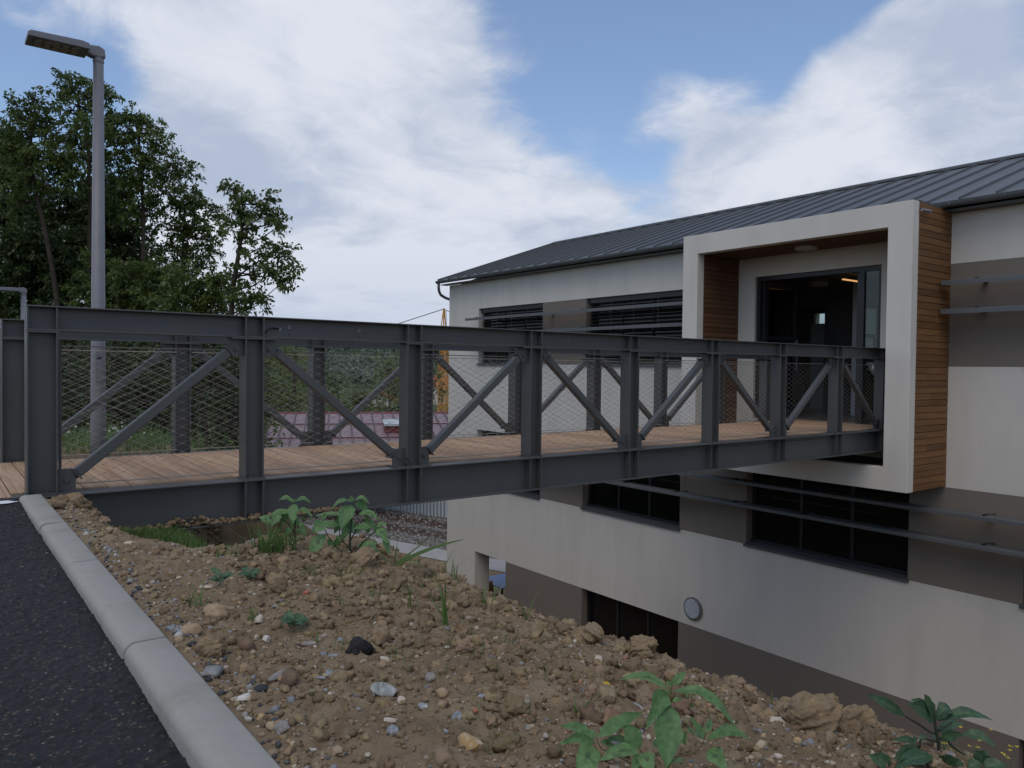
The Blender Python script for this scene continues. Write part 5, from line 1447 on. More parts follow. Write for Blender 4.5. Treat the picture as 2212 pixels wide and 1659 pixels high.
def make_stone(x, y, size, key, shape, label, seed, name='stone', cat='stone', m=None, sub=3, rough=1.0, sink=0.32, group='stones on the soil'):
    rng = np.random.default_rng(seed)
    v, f = ico(sub); v = v.copy()
    o = rng.uniform(0, 90, 3)
    q = v*1.1
    n1 = fbm(q[:, 0]+q[:, 2]*0.7+o[0], q[:, 1]-q[:, 2]*0.5+o[1], 2, seed)
    if shape in 'afl' and shape != 'r':       # broken faces: cut by a handful of planes
        for _ in range(11 if shape != 'l' else 5):
            d = rng.normal(0, 1, 3); d /= np.linalg.norm(d); h = rng.uniform(0.55, 0.85)
            p = v@d; v = v-np.maximum(p-h, 0)[:, None]*d
    amp = {'r': 0.16, 'a': 0.07, 'f': 0.08, 'l': 0.10, 'c': 0.34}[shape]*rough
    v = v*(1+amp*n1*1.8)[:, None]
    if shape == 'c':
        q = v*4; v = v*(1+0.22*fbm(q[:, 0]+q[:, 2]+o[2], q[:, 1]-q[:, 2]+o[0], 4, seed+3)+0.07*(worley(q[:, 0]*2+q[:, 2], q[:, 1]*2-q[:, 2], seed)[0]-0.5))[:, None]
    s = {'r': (1, 0.78, 0.62), 'a': (1, 0.8, 0.7), 'f': (1, 0.7, 0.36), 'l': (1, 0.42, 0.36), 'c': (1, 0.9, 0.8)}[shape]
    v = v*np.array(s)*size*0.56
    a = rng.normal(-0.9, 0.5) if shape in 'lf' else rng.uniform(0, 6.28); b = rng.normal(0, 0.22)
    v[:, 1], v[:, 2] = v[:, 1]*math.cos(b)-v[:, 2]*math.sin(b), v[:, 1]*math.sin(b)+v[:, 2]*math.cos(b)
    v[:, 0], v[:, 1] = v[:, 0]*math.cos(a)-v[:, 1]*math.sin(a), v[:, 0]*math.sin(a)+v[:, 1]*math.cos(a)
    z = float(np.median(ground_z(x+np.array([0, 1, -1, 0, 0])*size*0.3, y+np.array([0, 0, 0, 1, -1])*size*0.3)))
    ob = link(name, npmesh(name, v, f, m or STONE_M[key], smooth=(shape in 'rcl')), None, (x, y, z+size*0.56*s[2]*(1-2*sink)*1.2))
    tag(ob, label, cat, group)
    return ob
for i, s in enumerate(STONES):
    make_stone(*s, 300+i)
CLODS = [(0.672, 2.334, .075, 'round brown clod of soil sitting just behind the kerb'), (1.609, 3.201, .115, 'brown clod with a flat tan top under the tall weeds'), (1.839, 1.085, .115, 'biggest clod, a block of yellow brown soil on the right of the crest'), (2.014, 1.075, .075, 'clod right of the biggest one at the brow of the slope'),
         (1.60, 1.98, .06, 'clod in the upper right part of the slope'), (1.86, 1.96, .10, 'wide flat clod on the crest before the dark window'), (1.95, 1.80, .085, 'clod on the crest below the right end of the dark window'), (1.74, 2.10, .075, 'clod on the crest left of the dark window'), (1.50, 3.35, .07, 'clod behind the tall right weed')]
for i, (x, y, s, lab) in enumerate(CLODS):
    make_stone(x, y, s, '', 'c', lab, 500+i, 'soil_clod', 'clod', CLODM, 4, 1.0, 0.25, 'big clods of soil')
make_stone(1.035, 2.100, .060, '', 'c', 'black clod of tar and roots in the middle of the slope', 620, 'tar_clod', 'clod', mat('tar', (0.018, 0.016, 0.015), 0.7, bump=1, bscale=90, bdist=0.006), 3, 1.2, 0.25, 'big clods of soil')

# ------------------------------------------------------------------ weeds and grass
KNOT_LEAVES = [
    (1.230,1.057,0.211, 1.133,1.106,0.238, 0.0198, 0.0170, 'u'),
    (1.236,1.053,0.220, 1.282,1.056,0.235, 0.0179, 0.0028, 'f'),
    (1.237,1.051,0.207, 1.322,0.946,0.136, 0.0226, 0.0358, 'u'),
    (1.229,1.057,0.201, 1.156,1.049,0.153, 0.0433, 0.0207, 's'),
    (1.223,1.049,0.183, 1.167,1.007,0.085, 0.0565, 0.0000, 'f'),
    (1.235,1.052,0.186, 1.253,1.038,0.192, 0.0094, 0.0019, 'u'),
    (1.233,1.055,0.217, 1.226,1.060,0.230, 0.0085, 0.0000, 'f'),
    (1.234,1.054,0.224, 1.237,1.052,0.234, 0.0075, 0.0000, 'f'),
    (1.094,1.133,0.117, 1.030,1.170,0.147, 0.0235, 0.0075, 'u'),
    (1.097,1.131,0.119, 1.210,1.108,0.150, 0.0283, 0.0057, 'u'),
    (1.087,1.126,0.111, 1.007,1.149,0.122, 0.0188, 0.0132, 's'),
    (1.090,1.123,0.098, 1.013,1.106,0.075, 0.0490, 0.0113, 'f'),
    (1.117,1.140,0.100, 1.157,1.134,0.075, 0.0160, 0.0038, 'u'),
    (1.126,1.134,0.104, 1.212,1.130,0.067, 0.0170, 0.0075, 'u'),
    (1.103,1.139,0.114, 1.114,1.168,0.117, 0.0094, 0.0000, 'f'),
    (1.167,1.077,0.096, 1.155,1.113,0.138, 0.0348, 0.0057, 'f'),
    (1.158,1.071,0.095, 1.072,1.099,0.090, 0.0283, 0.0113, 'u'),
    (1.164,1.067,0.092, 1.157,1.033,0.069, 0.0358, 0.0038, 'f'),
    (1.159,1.070,0.091, 1.125,1.058,0.068, 0.0207, 0.0019, 'f'),
    (1.289,1.009,0.116, 1.273,1.035,0.153, 0.0151, -0.0047, 's'),
    (1.291,1.008,0.121, 1.325,1.020,0.137, 0.0160, 0.0019, 'f'),
    (1.292,1.006,0.106, 1.348,0.938,0.116, 0.0245, 0.0207, 'u'),
    (1.304,1.023,0.099, 1.317,1.062,0.095, 0.0170, 0.0019, 'u'),
    (1.293,1.005,0.084, 1.285,0.948,0.069, 0.0339, 0.0075, 'f'),
    (1.245,1.070,0.191, 1.264,1.106,0.186, 0.0104, 0.0000, 'f'),
    (1.268,1.063,0.110, 1.281,1.052,0.080, 0.0226, 0.0038, 'f'),
    (1.306,1.071,0.102, 1.317,1.062,0.092, 0.0132, 0.0019, 'u'),
    (1.219,1.087,0.080, 1.251,1.100,0.081, 0.0113, 0.0019, 'u'),
    (1.237,1.072,0.046, 1.289,1.058,0.044, 0.0113, 0.0038, 'u'),
]
KNOT_STEMS = [
    [(1.227,1.053,0.002), (1.228,1.054,0.047), (1.238,1.061,0.125), (1.231,1.055,0.179), (1.235,1.053,0.224)],
    [(1.227,1.054,0.021), (1.171,1.098,0.054), (1.132,1.128,0.079), (1.117,1.140,0.087), (1.110,1.146,0.109)],
    [(1.226,1.055,0.017), (1.201,1.075,0.056), (1.183,1.089,0.082), (1.182,1.091,0.090)],
    [(1.227,1.054,0.030), (1.235,1.049,0.066), (1.267,1.025,0.079), (1.283,1.013,0.093), (1.289,1.009,0.112), (1.291,1.008,0.123)],
]
DARKW_LEAVES = [
    (1.744,0.814,0.106, 1.645,0.853,0.168, 0.0235, 0.0042, 's'),
    (1.818,0.782,0.086, 1.718,0.797,0.146, 0.0387, 0.0101, 's'),
    (1.815,0.784,0.096, 1.778,0.790,0.157, 0.0286, 0.0017, 's'),
    (1.819,0.781,0.090, 1.854,0.755,0.102, 0.0320, 0.0202, 'u'),
    (1.832,0.797,0.101, 1.755,0.807,0.143, 0.0185, 0.0067, 'u'),
    (1.823,0.778,0.089, 1.900,0.694,0.099, 0.0252, 0.0177, 'u'),
    (1.843,0.788,0.053, 1.935,0.768,0.055, 0.0219, 0.0067, 'u'),
    (1.827,0.774,0.046, 1.847,0.734,0.067, 0.0252, 0.0067, 's'),
    (1.845,0.736,0.067, 1.873,0.676,0.053, 0.0252, 0.0118, 'u'),
    (1.787,0.805,0.037, 1.742,0.839,0.043, 0.0168, 0.0042, 'u'),
    (1.785,0.807,0.040, 1.778,0.812,0.052, 0.0118, 0.0008, 'f'),
    (1.790,0.803,0.046, 1.803,0.793,0.052, 0.0151, 0.0025, 'u'),
    (1.817,0.782,0.048, 1.841,0.814,0.033, 0.0202, 0.0034, 'u'),
    (1.843,0.762,0.046, 1.859,0.750,0.048, 0.0067, 0.0000, 'u'),
    (1.772,0.765,0.026, 1.645,0.787,0.031, 0.0353, 0.0101, 'u'),
    (1.760,0.787,0.028, 1.663,0.799,0.041, 0.0387, 0.0067, 'f'),
    (1.659,0.801,0.020, 1.600,0.822,0.059, 0.0320, 0.0050, 'f'),
    (1.796,0.797,0.017, 1.774,0.814,0.023, 0.0202, 0.0034, 'f'),
    (1.837,0.803,0.001, 1.852,0.817,0.010, 0.0202, 0.0017, 'f'),
    (1.875,0.711,0.003, 1.885,0.704,0.032, 0.0420, 0.0034, 'f'),
    (1.860,0.698,0.002, 1.891,0.661,0.015, 0.0286, 0.0050, 'u'),
    (1.823,0.714,0.007, 1.847,0.695,0.019, 0.0235, 0.0034, 'u'),
    (1.797,0.758,0.001, 1.796,0.722,0.033, 0.0387, 0.0050, 'f'),
    (1.834,0.769,0.026, 1.837,0.767,0.031, 0.0101, 0.0000, 'f'),
    (1.702,0.793,0.012, 1.667,0.783,0.043, 0.0252, 0.0017, 'f'),
    (1.780,0.734,0.010, 1.762,0.697,0.037, 0.0336, 0.0034, 'u'),
]
DARKW_STEMS = [
    [(1.831,0.769,-0.028), (1.828,0.772,-0.006), (1.825,0.776,0.038), (1.819,0.781,0.073), (1.818,0.782,0.091), (1.817,0.784,0.110)],
    [(1.818,0.782,0.059), (1.809,0.789,0.063), (1.787,0.806,0.081), (1.765,0.823,0.097), (1.750,0.835,0.112)],
    [(1.822,0.778,0.041), (1.797,0.798,0.046), (1.790,0.802,0.035), (1.788,0.803,0.019), (1.796,0.796,-0.001)],
    [(1.825,0.776,0.048), (1.850,0.757,0.055), (1.869,0.743,0.058)],
    [(1.828,0.772,0.004), (1.803,0.791,0.002), (1.763,0.822,-0.005)],
    [(1.819,0.781,0.076), (1.814,0.785,0.093)],
    [(1.825,0.777,0.065), (1.850,0.758,0.085)],
    [(1.842,0.763,0.040), (1.859,0.749,0.021), (1.874,0.738,0.011)],
]
FLOWERS = [(2.194,0.878,-0.069), (2.302,0.845,-0.093), (2.245,0.939,-0.122), (2.178,0.914,-0.122), (2.230,0.924,-0.142), (2.234,0.847,-0.104), (2.256,0.879,-0.138), (2.317,0.882,-0.161), (2.197,0.900,-0.140), (2.232,0.923,-0.165), (2.300,0.796,-0.118), (2.358,0.801,-0.139), (2.388,0.828,-0.168), (2.305,0.816,-0.147), (2.355,0.828,-0.173), (2.295,0.799,-0.150)]
WEEDR_LEAVES = [
    (1.629,3.380,0.224, 1.523,3.398,0.188, 0.0260, 0.0286, 'u'),
    (1.631,3.379,0.227, 1.623,3.386,0.256, 0.0234, 0.0000, 'f'),
    (1.637,3.374,0.230, 1.697,3.328,0.212, 0.0260, 0.0260, 'u'),
    (1.627,3.382,0.211, 1.559,3.355,0.109, 0.0729, 0.0078, 'f'),
    (1.641,3.371,0.219, 1.716,3.375,0.164, 0.0443, 0.0156, 's'),
    (1.634,3.426,0.180, 1.581,3.476,0.059, 0.0521, 0.0104, 's'),
    (1.642,3.406,0.135, 1.591,3.405,0.039, 0.0573, 0.0104, 's'),
    (1.629,3.404,0.153, 1.488,3.512,0.148, 0.0260, 0.0130, 'u'),
    (1.654,3.360,0.167, 1.734,3.298,0.140, 0.0391, 0.0182, 'u'),
    (1.579,3.416,0.109, 1.455,3.460,0.103, 0.0469, 0.0130, 'u'),
    (1.513,3.428,0.073, 1.431,3.425,-0.031, 0.0625, 0.0130, 'f'),
    (1.511,3.418,0.127, 1.445,3.417,0.094, 0.0625, 0.0078, 'f'),
    (1.681,3.299,0.052, 1.664,3.259,-0.023, 0.0625, 0.0052, 'f'),
    (1.714,3.287,0.102, 1.741,3.227,0.037, 0.0443, 0.0156, 'f'),
    (1.719,3.308,0.106, 1.763,3.275,0.117, 0.0286, 0.0078, 'u'),
    (1.692,3.304,0.105, 1.624,3.356,0.098, 0.0417, 0.0104, 'u'),
    (1.744,3.276,0.057, 1.761,3.248,-0.026, 0.0339, 0.0104, 's'),
    (1.687,3.359,0.140, 1.737,3.319,0.065, 0.0312, 0.0156, 's'),
    (1.542,3.470,0.115, 1.600,3.437,0.098, 0.0312, 0.0078, 'u'),
    (1.562,3.426,0.020, 1.599,3.399,0.068, 0.0312, 0.0078, 'u'),
    (1.430,3.530,0.128, 1.453,3.511,0.058, 0.0234, 0.0026, 'f'),
    (1.722,3.370,0.137, 1.701,3.385,0.111, 0.0417, 0.0052, 'f'),
    (1.513,3.467,0.139, 1.538,3.449,0.171, 0.0234, 0.0026, 'f'),
    (1.554,3.433,0.041, 1.537,3.445,0.010, 0.0312, 0.0052, 'f'),
    (1.675,3.392,0.112, 1.650,3.386,0.064, 0.0365, 0.0052, 'f'),
    (1.704,3.357,0.099, 1.700,3.360,0.068, 0.0260, 0.0000, 's'),
    (1.583,3.411,0.047, 1.554,3.432,-0.001, 0.0312, 0.0052, 's'),
    (1.657,3.353,0.001, 1.674,3.341,0.032, 0.0312, 0.0052, 'u'),
    (1.736,3.342,-0.039, 1.747,3.347,-0.010, 0.0312, 0.0052, 'f'),
]
WEEDR_STEMS = [
    [(1.622,3.379,-0.052), (1.620,3.382,0.042), (1.624,3.381,0.120), (1.631,3.379,0.227)],
    [(1.622,3.379,-0.041), (1.579,3.413,-0.005), (1.533,3.450,0.067), (1.525,3.457,0.119)],
    [(1.628,3.374,-0.036), (1.670,3.344,0.032), (1.719,3.308,0.090), (1.736,3.296,0.117)],
    [(1.624,3.379,0.042), (1.653,3.359,0.110), (1.691,3.331,0.152)],
    [(1.622,3.380,0.000), (1.587,3.408,0.047), (1.579,3.416,0.109)],
    [(1.670,3.344,0.027), (1.695,3.326,0.048)],
]
WEEDL_LEAVES = [
    (1.432,3.610,0.207, 1.366,3.660,0.209, 0.0265, 0.0238, 'u'),
    (1.434,3.609,0.207, 1.499,3.559,0.203, 0.0265, 0.0238, 'u'),
    (1.432,3.610,0.202, 1.404,3.553,0.114, 0.0503, 0.0053, 'f'),
    (1.420,3.644,0.179, 1.394,3.674,0.089, 0.0371, 0.0079, 's'),
    (1.421,3.617,0.157, 1.326,3.689,0.131, 0.0371, 0.0159, 'u'),
    (1.446,3.598,0.173, 1.505,3.552,0.137, 0.0291, 0.0132, 'u'),
    (1.429,3.610,0.130, 1.433,3.606,0.080, 0.0503, 0.0053, 's'),
    (1.368,3.620,0.157, 1.321,3.616,0.102, 0.0450, 0.0079, 'f'),
    (1.330,3.648,0.109, 1.286,3.682,0.140, 0.0424, 0.0079, 'u'),
    (1.462,3.622,0.109, 1.414,3.685,0.141, 0.0265, 0.0106, 'u'),
    (1.430,3.612,0.210, 1.436,3.608,0.226, 0.0132, 0.0000, 'f'),
    (1.438,3.602,0.078, 1.480,3.570,0.046, 0.0265, 0.0053, 'u'),
    (1.421,3.616,0.088, 1.395,3.634,0.035, 0.0318, 0.0053, 'f'),
]
WEEDL_STEMS = [
    [(1.437,3.600,-0.018), (1.433,3.605,0.067), (1.436,3.605,0.130), (1.432,3.610,0.210)],
    [(1.435,3.604,0.056), (1.396,3.636,0.119), (1.345,3.674,0.119)],
]
def leaf_mesh(B, Tp, width, bend, mode, O, rng, m, wavy=0.06, ns=9):
    B = np.array(B); Tp = np.array(Tp); ax = Tp-B; Ln = np.linalg.norm(ax); ax /= Ln
    F_ = np.array([FH[0], FH[1], 0]); Z_ = np.array([0, 0, 1.0])
    nrm = {'u': Z_*0.80-F_*0.62, 'f': -F_*0.93+Z_*0.36, 's': -F_*0.80+Z_*0.25+np.array([RH[0], RH[1], 0])*0.45}[mode]
    nrm = nrm-ax*(nrm@ax); nrm /= np.linalg.norm(nrm)+1e-9
    side = np.cross(ax, nrm)
    V = []; UV = []
    ph = rng.uniform(0, 6.28)
    for i in range(ns+1):
        t = i/ns
        w = width*0.5*(math.sin(math.pi*t**0.80)**0.85)*(1.0 if t < 0.5 else (1-0.25*(t-0.5)))+width*0.012*(1-t)
        c = B+ax*Ln*t+Z_*bend*math.sin(math.pi*t)*1.0
        for k, sgn in enumerate((-1, -0.5, 0, 0.5, 1)):
            fold = abs(sgn)*w*0.28
            wv = wavy*width*math.sin(t*11+ph+sgn*1.3)*abs(sgn)
            V.append(c+side*w*sgn*(1+0.10*math.sin(t*17+ph*2+sgn))+nrm*(fold+wv)); UV.append((0.5+sgn*0.5, t))
    F = [(i*5+k, i*5+k+1, (i+1)*5+k+1, (i+1)*5+k) for i in range(ns) for k in range(4)]
    V = np.array(V)-O
    me = npmesh('leaf', V, np.array(F), m, smooth=True, tint=np.full(len(F), rng.uniform(0, 1)), uv=np.array(UV))
    return me
def leafy_weed(name, label, stems, leaves, m, sm, rad, seed, group='leafy weeds on the soil'):
    rng = np.random.default_rng(seed)
    b = np.array(stems[0][0]); z = gz(b[0], b[1])
    root = empty(name, (float(b[0]), float(b[1]), z), label, 'weed', group)
    O = np.array(root.location)
    for i, s in enumerate(stems):
        pts = [np.array(p)-O for p in s]
        if i == 0: pts[0] = np.array([pts[0][0], pts[0][1], -0.01])
        r = rad if i == 0 else rad*0.6
        # smooth the stem
        out = []
        for j in range(len(pts)-1):
            p0 = pts[max(j-1, 0)]; p1 = pts[j]; p2 = pts[j+1]; p3 = pts[min(j+2, len(pts)-1)]
            for t in np.linspace(0, 1, 4, endpoint=False):
                out.append(0.5*((2*p1)+(-p0+p2)*t+(2*p0-5*p1+4*p2-p3)*t*t+(-p0+3*p1-3*p2+p3)*t**3))
        out.append(pts[-1])
        MB().tube([tuple(p) for p in out], [r*(1-0.55*k/(len(out)-1)) for k in range(len(out))], 7).build('stem', sm, root, smooth=True)
    for L_ in leaves:
        link('leaf', leaf_mesh(L_[:3], L_[3:6], L_[6], L_[7], L_[8], O, rng, m), root)
    return root
leafy_weed('leafy_weed', 'big green weed with spotted lance shaped leaves at the lower edge of the photo', KNOT_STEMS, KNOT_LEAVES, leaf_weed, stemm, 0.0035, 1)
leafy_weed('leafy_weed', 'dark green coarse leaved weed at the lower right corner', DARKW_STEMS, DARKW_LEAVES, leaf_dkweed, stem_dk, 0.0050, 2)
leafy_weed('leafy_weed', 'tall branching weed with spotted leaves before the bridge beam, right of its single stemmed neighbour', WEEDR_STEMS, WEEDR_LEAVES, leaf_weed, stem_dk, 0.0065, 3)
leafy_weed('leafy_weed', 'tall single stemmed weed in front of the bridge beam, the left one of two', WEEDL_STEMS, WEEDL_LEAVES, leaf_weed, stem_dk, 0.0055, 4)
def flowers():
    x, y = 2.02, 0.86
    root = empty('yellow_flowered_weed', (x, y, gz(x, y)), 'wispy weed with tiny yellow flowers behind the dark weed at lower right', 'weed')
    O = Vector(root.location)
    rng = random.Random(3)
    for p in FLOWERS:
        q = Vector(p)-O
        base = Vector((rng.uniform(-0.06, 0.10), rng.uniform(-0.08, 0.05), -0.04))
        st = MB(); st.tube([base, (base+q)/2+Vector((rng.uniform(-0.01, 0.01), 0, 0.02)), q], [0.0007, 0.0006, 0.0004], 4); st.build('stem', stemm, root)
        f = MB()
        for k in range(5):
            a = k*1.257+rng.random(); d = Vector((math.cos(a), math.sin(a), 0.4)); s = Vector((-math.sin(a), math.cos(a), 0))
            n = len(f.v); f.add([q, q+d*0.004+s*0.002, q+d*0.0065, q+d*0.004-s*0.002], [(0, 1, 2, 3)])
        f.build('flower', petal, root)
flowers()
def blades(n, r, h, rng, O=(0, 0), wid=0.004, lean=0.5, zfun=None, arch=0.35):
    """curved tapering grass blades, returned as arrays"""
    V = []; F = []; T = []
    ns = 4
    for k in range(n):
        a = rng.uniform(0, 6.28); rr_ = r*math.sqrt(rng.uniform(0, 1)); x = O[0]+rr_*math.cos(a); y = O[1]+rr_*math.sin(a)
        z = zfun(x, y) if zfun else 0.0
        L_ = h*rng.uniform(0.5, 1.1); az = rng.uniform(0, 6.28); le = lean*rng.uniform(0.1, 1.0)
        d = np.array([math.cos(az), math.sin(az)]); s = np.array([-d[1], d[0]]); w = wid*rng.uniform(0.6, 1.2)
        b = len(V)
        for i in range(ns+1):
            t = i/ns; out = L_*(le*t+arch*le*t*t*1.5); up_ = L_*t*math.sqrt(max(0.05, 1-le*le*0.7))-L_*arch*le*t*t*0.6
            ww = w*(1-t)**0.7*0.5+0.0002
            for sg in (-1, 1): V.append((x+d[0]*out+s[0]*ww*sg, y+d[1]*out+s[1]*ww*sg, z+up_))
        F += [(b+2*i, b+2*i+1, b+2*i+3, b+2*i+2) for i in range(ns)]; T += [rng.uniform(0, 1)]*ns
    return V, F, T
def tuft(x, y, h, n, r, label, seed, wid=0.004, lean=0.55, group='grass tufts on the soil', name='grass_tuft'):
    rng = np.random.default_rng(seed)
    z = gz(x, y)
    root = empty(name, (x, y, z-0.003), label, 'grass', group)
    V, F, T = blades(n, r, h, rng, wid=wid, lean=lean)
    if n <= 9:
        k = 5*2; q = 4
        for i in range(n):
            v = np.array(V[i*k:(i+1)*k]); link('blade', npmesh('blade', v, np.array(F[i*q:(i+1)*q])-i*k, grassm, tint=np.array(T[i*q:(i+1)*q])), root)
    else:
        link('blades', npmesh('blades', np.array(V), np.array(F), grassm, tint=np.array(T)), root)['kind'] = 'stuff'
    return root
TUFTS = [(1.400, 2.190, .21, 9, .02, .010, .5, 'tall grass tuft with broad blades right of the middle of the slope'), (1.394, 2.406, .15, 8, .015, .006, .3, 'slim upright grass sprig left of the tall broad bladed tuft'),
 (0.966, 2.461, .10, 4, .006, .006, .4, 'small two bladed sprig above the flat grey stone'), (0.988, 2.287, .085, 3, .004, .006, .6, 'forked grass sprig touching the flat grey stone'), (0.784, 2.900, .12, 9, .03, .006, .8, 'low spreading grass tuft behind the kerb, left of the seedling'),
 (1.723, 2.399, .13, 8, .02, .008, .6, 'arching grass tuft on the crest before the taupe wall'), (1.799, 2.242, .13, 3, .01, .008, .5, 'pair of blades standing on the crest against the taupe panel'), (1.933, 1.279, .075, 1, .001, .008, .12, 'single bright upright blade on the crest right of the big weed'),
 (1.326, 1.442, .05, 5, .006, .008, .8, 'small green seedling left of the big weed'), (1.660, 1.375, .06, 9, .03, .009, .9, 'low leafy tuft just behind the big weed'), (1.283, 3.042, .06, 30, .05, .002, .3, 'fine grass tuft below the tall weeds'),
 (1.45, 3.05, .07, 40, .08, .002, .3, 'fine grass clump between the tall weeds and the crest'), (1.10, 1.95, .05, 24, .04, .0018, .3, 'fine sprouting grass above the upright cream stone'), (1.32, 1.93, .06, 36, .07, .0018, .3, 'patch of fine sprouting grass in the right middle of the slope'),
 (1.45, 1.90, .06, 36, .06, .0018, .3, 'patch of fine sprouting grass below the tall broad bladed tuft'), (0.97, 1.80, .05, 14, .03, .0018, .2, 'thin grass growing in front of the grey slab'), (1.02, 1.43, .05, 20, .04, .0018, .3, 'thin grass beside the large cream and ochre stone'),
 (0.90, 2.64, .06, 26, .02, .002, .3, 'fine grass tuft behind the square pale stone'), (1.66, 1.25, .06, 28, .05, .0016, .3, 'thin dry grass right of the big weed'), (1.36, 2.62, .05, 26, .05, .002, .3, 'fine grass in the upper middle of the slope'), (1.20, 2.55, .05, 10, .02, .004, .3, 'short sprig beside a grey stone in the upper middle'),
 (1.88, 2.90, .12, 7, .03, .008, .7, 'grass sprig on the crest beside the pale flat stone'), (1.95, 2.62, .10, 7, .03, .007, .8, 'low arching grass at the foot of the white wall edge'), (1.30, 3.58, .17, 90, .07, .0075, .75, 'lush grass clump left of the tall weeds'), (1.38, 3.60, .16, 70, .08, .006, .75, 'lush grass clump at the foot of the left tall weed'), (1.12, 3.60, .07, 30, .07, .006, .95, 'low creeping grass clump beside the turf patch'),
 (1.85, 1.98, .05, 3, .005, .006, .4, 'tiny sprig on the crest before the dark window')]
for i, (x, y, h, n, r, w, le, lab) in enumerate(TUFTS):
    tuft(x, y, h, n, r, lab, 700+i, w, le)
def seedling(x, y, label, seed):
    rng = np.random.default_rng(seed); z = gz(x, y)
    root = empty('seedling', (x, y, z), label, 'seedling', 'leafy seedlings on the soil'); O = np.array(root.location)
    for k in range(7):
        a = k*2.4+rng.uniform(-0.3, 0.3); L_ = rng.uniform(0.035, 0.06); b = O+np.array([0, 0, 0.02+0.004*k])
        t = b+np.array([math.cos(a)*L_, math.sin(a)*L_, rng.uniform(0.0, 0.03)])
        link('leaf', leaf_mesh(b, t, rng.uniform(0.018, 0.028), 0.008, 'u', O, rng, leaf_dkweed), root)
    MB().tube([(0, 0, -0.005), (0, 0, 0.045)], 0.0018, 5).build('stem', stemm, root)
seedling(1.033, 3.061, 'leafy seedling in the upper left part of the slope', 31)
seedling(0.955, 2.40, 'small dark seedling left of the forked grass sprig', 32)
seedling(0.905, 3.02, 'leafy seedling just left of the other seedling, near the kerb grass', 33)
# the long reed like blade leaning across the yard
def reed():
    root = empty('reed_grass', (1.77, 3.22, gz(1.77, 3.22)), 'long reed like grass leaning right across the gravel yard and white wall', 'grass', 'grass tufts on the soil')
    O = np.array(root.location)
    def b(pts, w, seed):
        pts = np.array(pts)-O; V = []; 
        for i, p in enumerate(pts):
            t = i/(len(pts)-1); d = pts[min(i+1, len(pts)-1)]-pts[max(i-1, 0)]; d /= np.linalg.norm(d); s = np.cross(d, np.array([-FH[0], -FH[1], 0.2])); s /= np.linalg.norm(s)
            ww = w*(0.35+0.65*math.sin(math.pi*min(1, t*0.8+0.2)))*(1-t)**0.35*0.5+0.0003
            V += [p-s*ww, p+s*ww]
        n = len(pts)-1; F = [(2*i, 2*i+1, 2*i+3, 2*i+2) for i in range(n)]
        link('blade', npmesh('blade', np.array(V), np.array(F), grassm, smooth=True, tint=np.full(n, 0.4)), root)
    def q(u, v, w=0): return np.array([1.77, 3.22, O[2]])+np.array([RH[0], RH[1], 0])*u+np.array([FH[0], FH[1], 0])*w+np.array([0, 0, 1])*v
    t_ = np.linspace(0, 1, 12)
    b([q(0.34*t, 0.13*t+0.015*math.sin(math.pi*t)) for t in t_], 0.020, 1)
    b([q(0.20*t, 0.15*t+0.0*t, 0.05*t) for t in t_], 0.008, 2)
    b([q(0.03+0.155*t, 0.035*math.sin(math.pi*min(1, t*1.0))*1.3-0.07*t*t, -0.05*t) for t in t_], 0.006, 3)
    b([q(0.02*t, 0.12*t, -0.02*t) for t in t_], 0.007, 4)
    b([q(0.23+0.06*t, -0.02+0.12*t, -0.06) for t in t_], 0.003, 5)
    b([q(-0.02-0.05*t, 0.07*t) for t in t_], 0.007, 6)
reed()
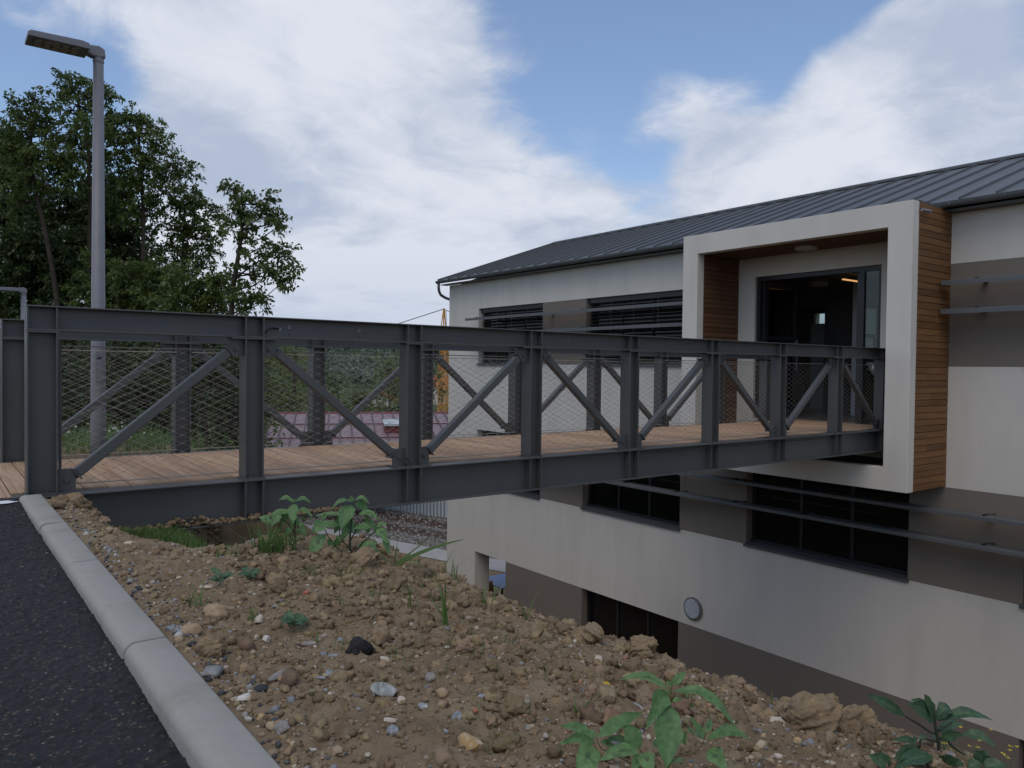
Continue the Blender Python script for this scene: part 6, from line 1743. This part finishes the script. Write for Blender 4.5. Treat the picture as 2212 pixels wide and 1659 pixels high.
def turf():
    rng = np.random.default_rng(8)
    zf = lambda x, y: 0.0
    V = []; F = []; T = []
    N_ = 16000
    x = rng.uniform(0.88, 1.72, N_); y = rng.uniform(4.0, 5.83, N_)
    edge = 0.12*fbm(x*5, y*5, 3, 6)
    k = (base_z(x, y) < -0.19+edge*0.6) & (x < 1.60+edge)
    x = x[k]; y = y[k]; z = ground_z(x, y)
    for xi, yi, zi in zip(x, y, z):
        v, f, t = blades(1, 0.001, 0.075, rng, (xi, yi), 0.0045, 0.5)
        b = len(V); V += [(a_, b_, c_+zi-0.004) for a_, b_, c_ in v]; F += [tuple(i+b for i in q) for q in f]; T += t
    stuff(link('turf', npmesh('turf', np.array(V), np.array(F), grassm, tint=np.array(T))))
    # fine sprouts coming up all over the soil
    V = []; F = []; T = []
    P = scatter(9000, rng, x0=0.66, x1=2.05, y0=0.6, y1=4.2); P = P[fbm(P[:, 0]*2.6, P[:, 1]*2.6, 3, 41)+0.35*fbm(P[:, 0]*9, P[:, 1]*9, 2, 43) > 0.34]; z = ground_z(P[:, 0], P[:, 1])
    for (xi, yi), zi in zip(P, z):
        v, f, t = blades(1, 0.001, rng.uniform(0.015, 0.05), rng, (xi, yi), 0.0016, 0.4)
        b = len(V); V += [(a_, b_, c_+zi-0.003) for a_, b_, c_ in v]; F += [tuple(i+b for i in q) for q in f]; T += t
    stuff(link('grass_sprouts', npmesh('grass_sprouts', np.array(V), np.array(F), grassm, tint=np.array(T))))
    # rough verge north of the bridge
    V = []; F = []; T = []
    n = 5200
    x = rng.uniform(0.62, 3.6, n); y = 8.55+rng.uniform(0, 1, n)**1.3*3.6; d = fbm(x*2, y*2, 3, 4)
    k = (d > -0.25) & (y > 8.75+0.25*fbm(x*4, y*0, 2, 3)); x = x[k]; y = y[k]; z = ground_z(x, y)
    for xi, yi, zi in zip(x, y, z):
        v, f, t = blades(1, 0.001, rng.uniform(0.10, 0.34), rng, (xi, yi), 0.009, 0.6)
        b = len(V); V += [(a_, b_, c_+zi-0.01) for a_, b_, c_ in v]; F += [tuple(i+b for i in q) for q in f]; T += t
    stuff(link('verge_grass', npmesh('verge_grass', np.array(V), np.array(F), grassm, tint=np.array(T))))
    V = []; F = []; T = []
    wm = mat('white_petal', (0.6, 0.6, 0.52), 0.7)
    P = np.column_stack([rng.uniform(0.7, 2.2, 26), rng.uniform(8.9, 10.2, 26)]); zz = ground_z(P[:, 0], P[:, 1])
    stuff(lumps('clover_flowers', np.column_stack([P, zz+rng.uniform(0.12, 0.26, 26)]), np.full(26, 0.013), wm, rng, None, 1, (0.8, 1), 0.25))
turf()
o = link('fallen_leaf', leaf_mesh((1.505, 1.528, gz(1.505, 1.528)+0.026), (1.512, 1.508, gz(1.505, 1.528)+0.004), 0.015, 0.004, 'f', np.array((1.507, 1.518, 0.0)), np.random.default_rng(2), drylf), None, (1.507, 1.518, 0.0))
tag(o, 'bright yellow fallen leaf lying on the soil left of the big weed', 'leaf')
zt = gz(1.985, 1.20)
o = MB().tube([(0, 0, -0.02), (0.002, -0.004, 0.015), (0.001, -0.003, 0.022), (-0.006, 0.005, 0.05)], [0.0045, 0.004, 0.006, 0.0035], 7).build('dry_twig', twigm, None, (1.985, 1.20, zt), True)
tag(o, 'short dry twig standing up on the crest left of the biggest clod', 'twig')
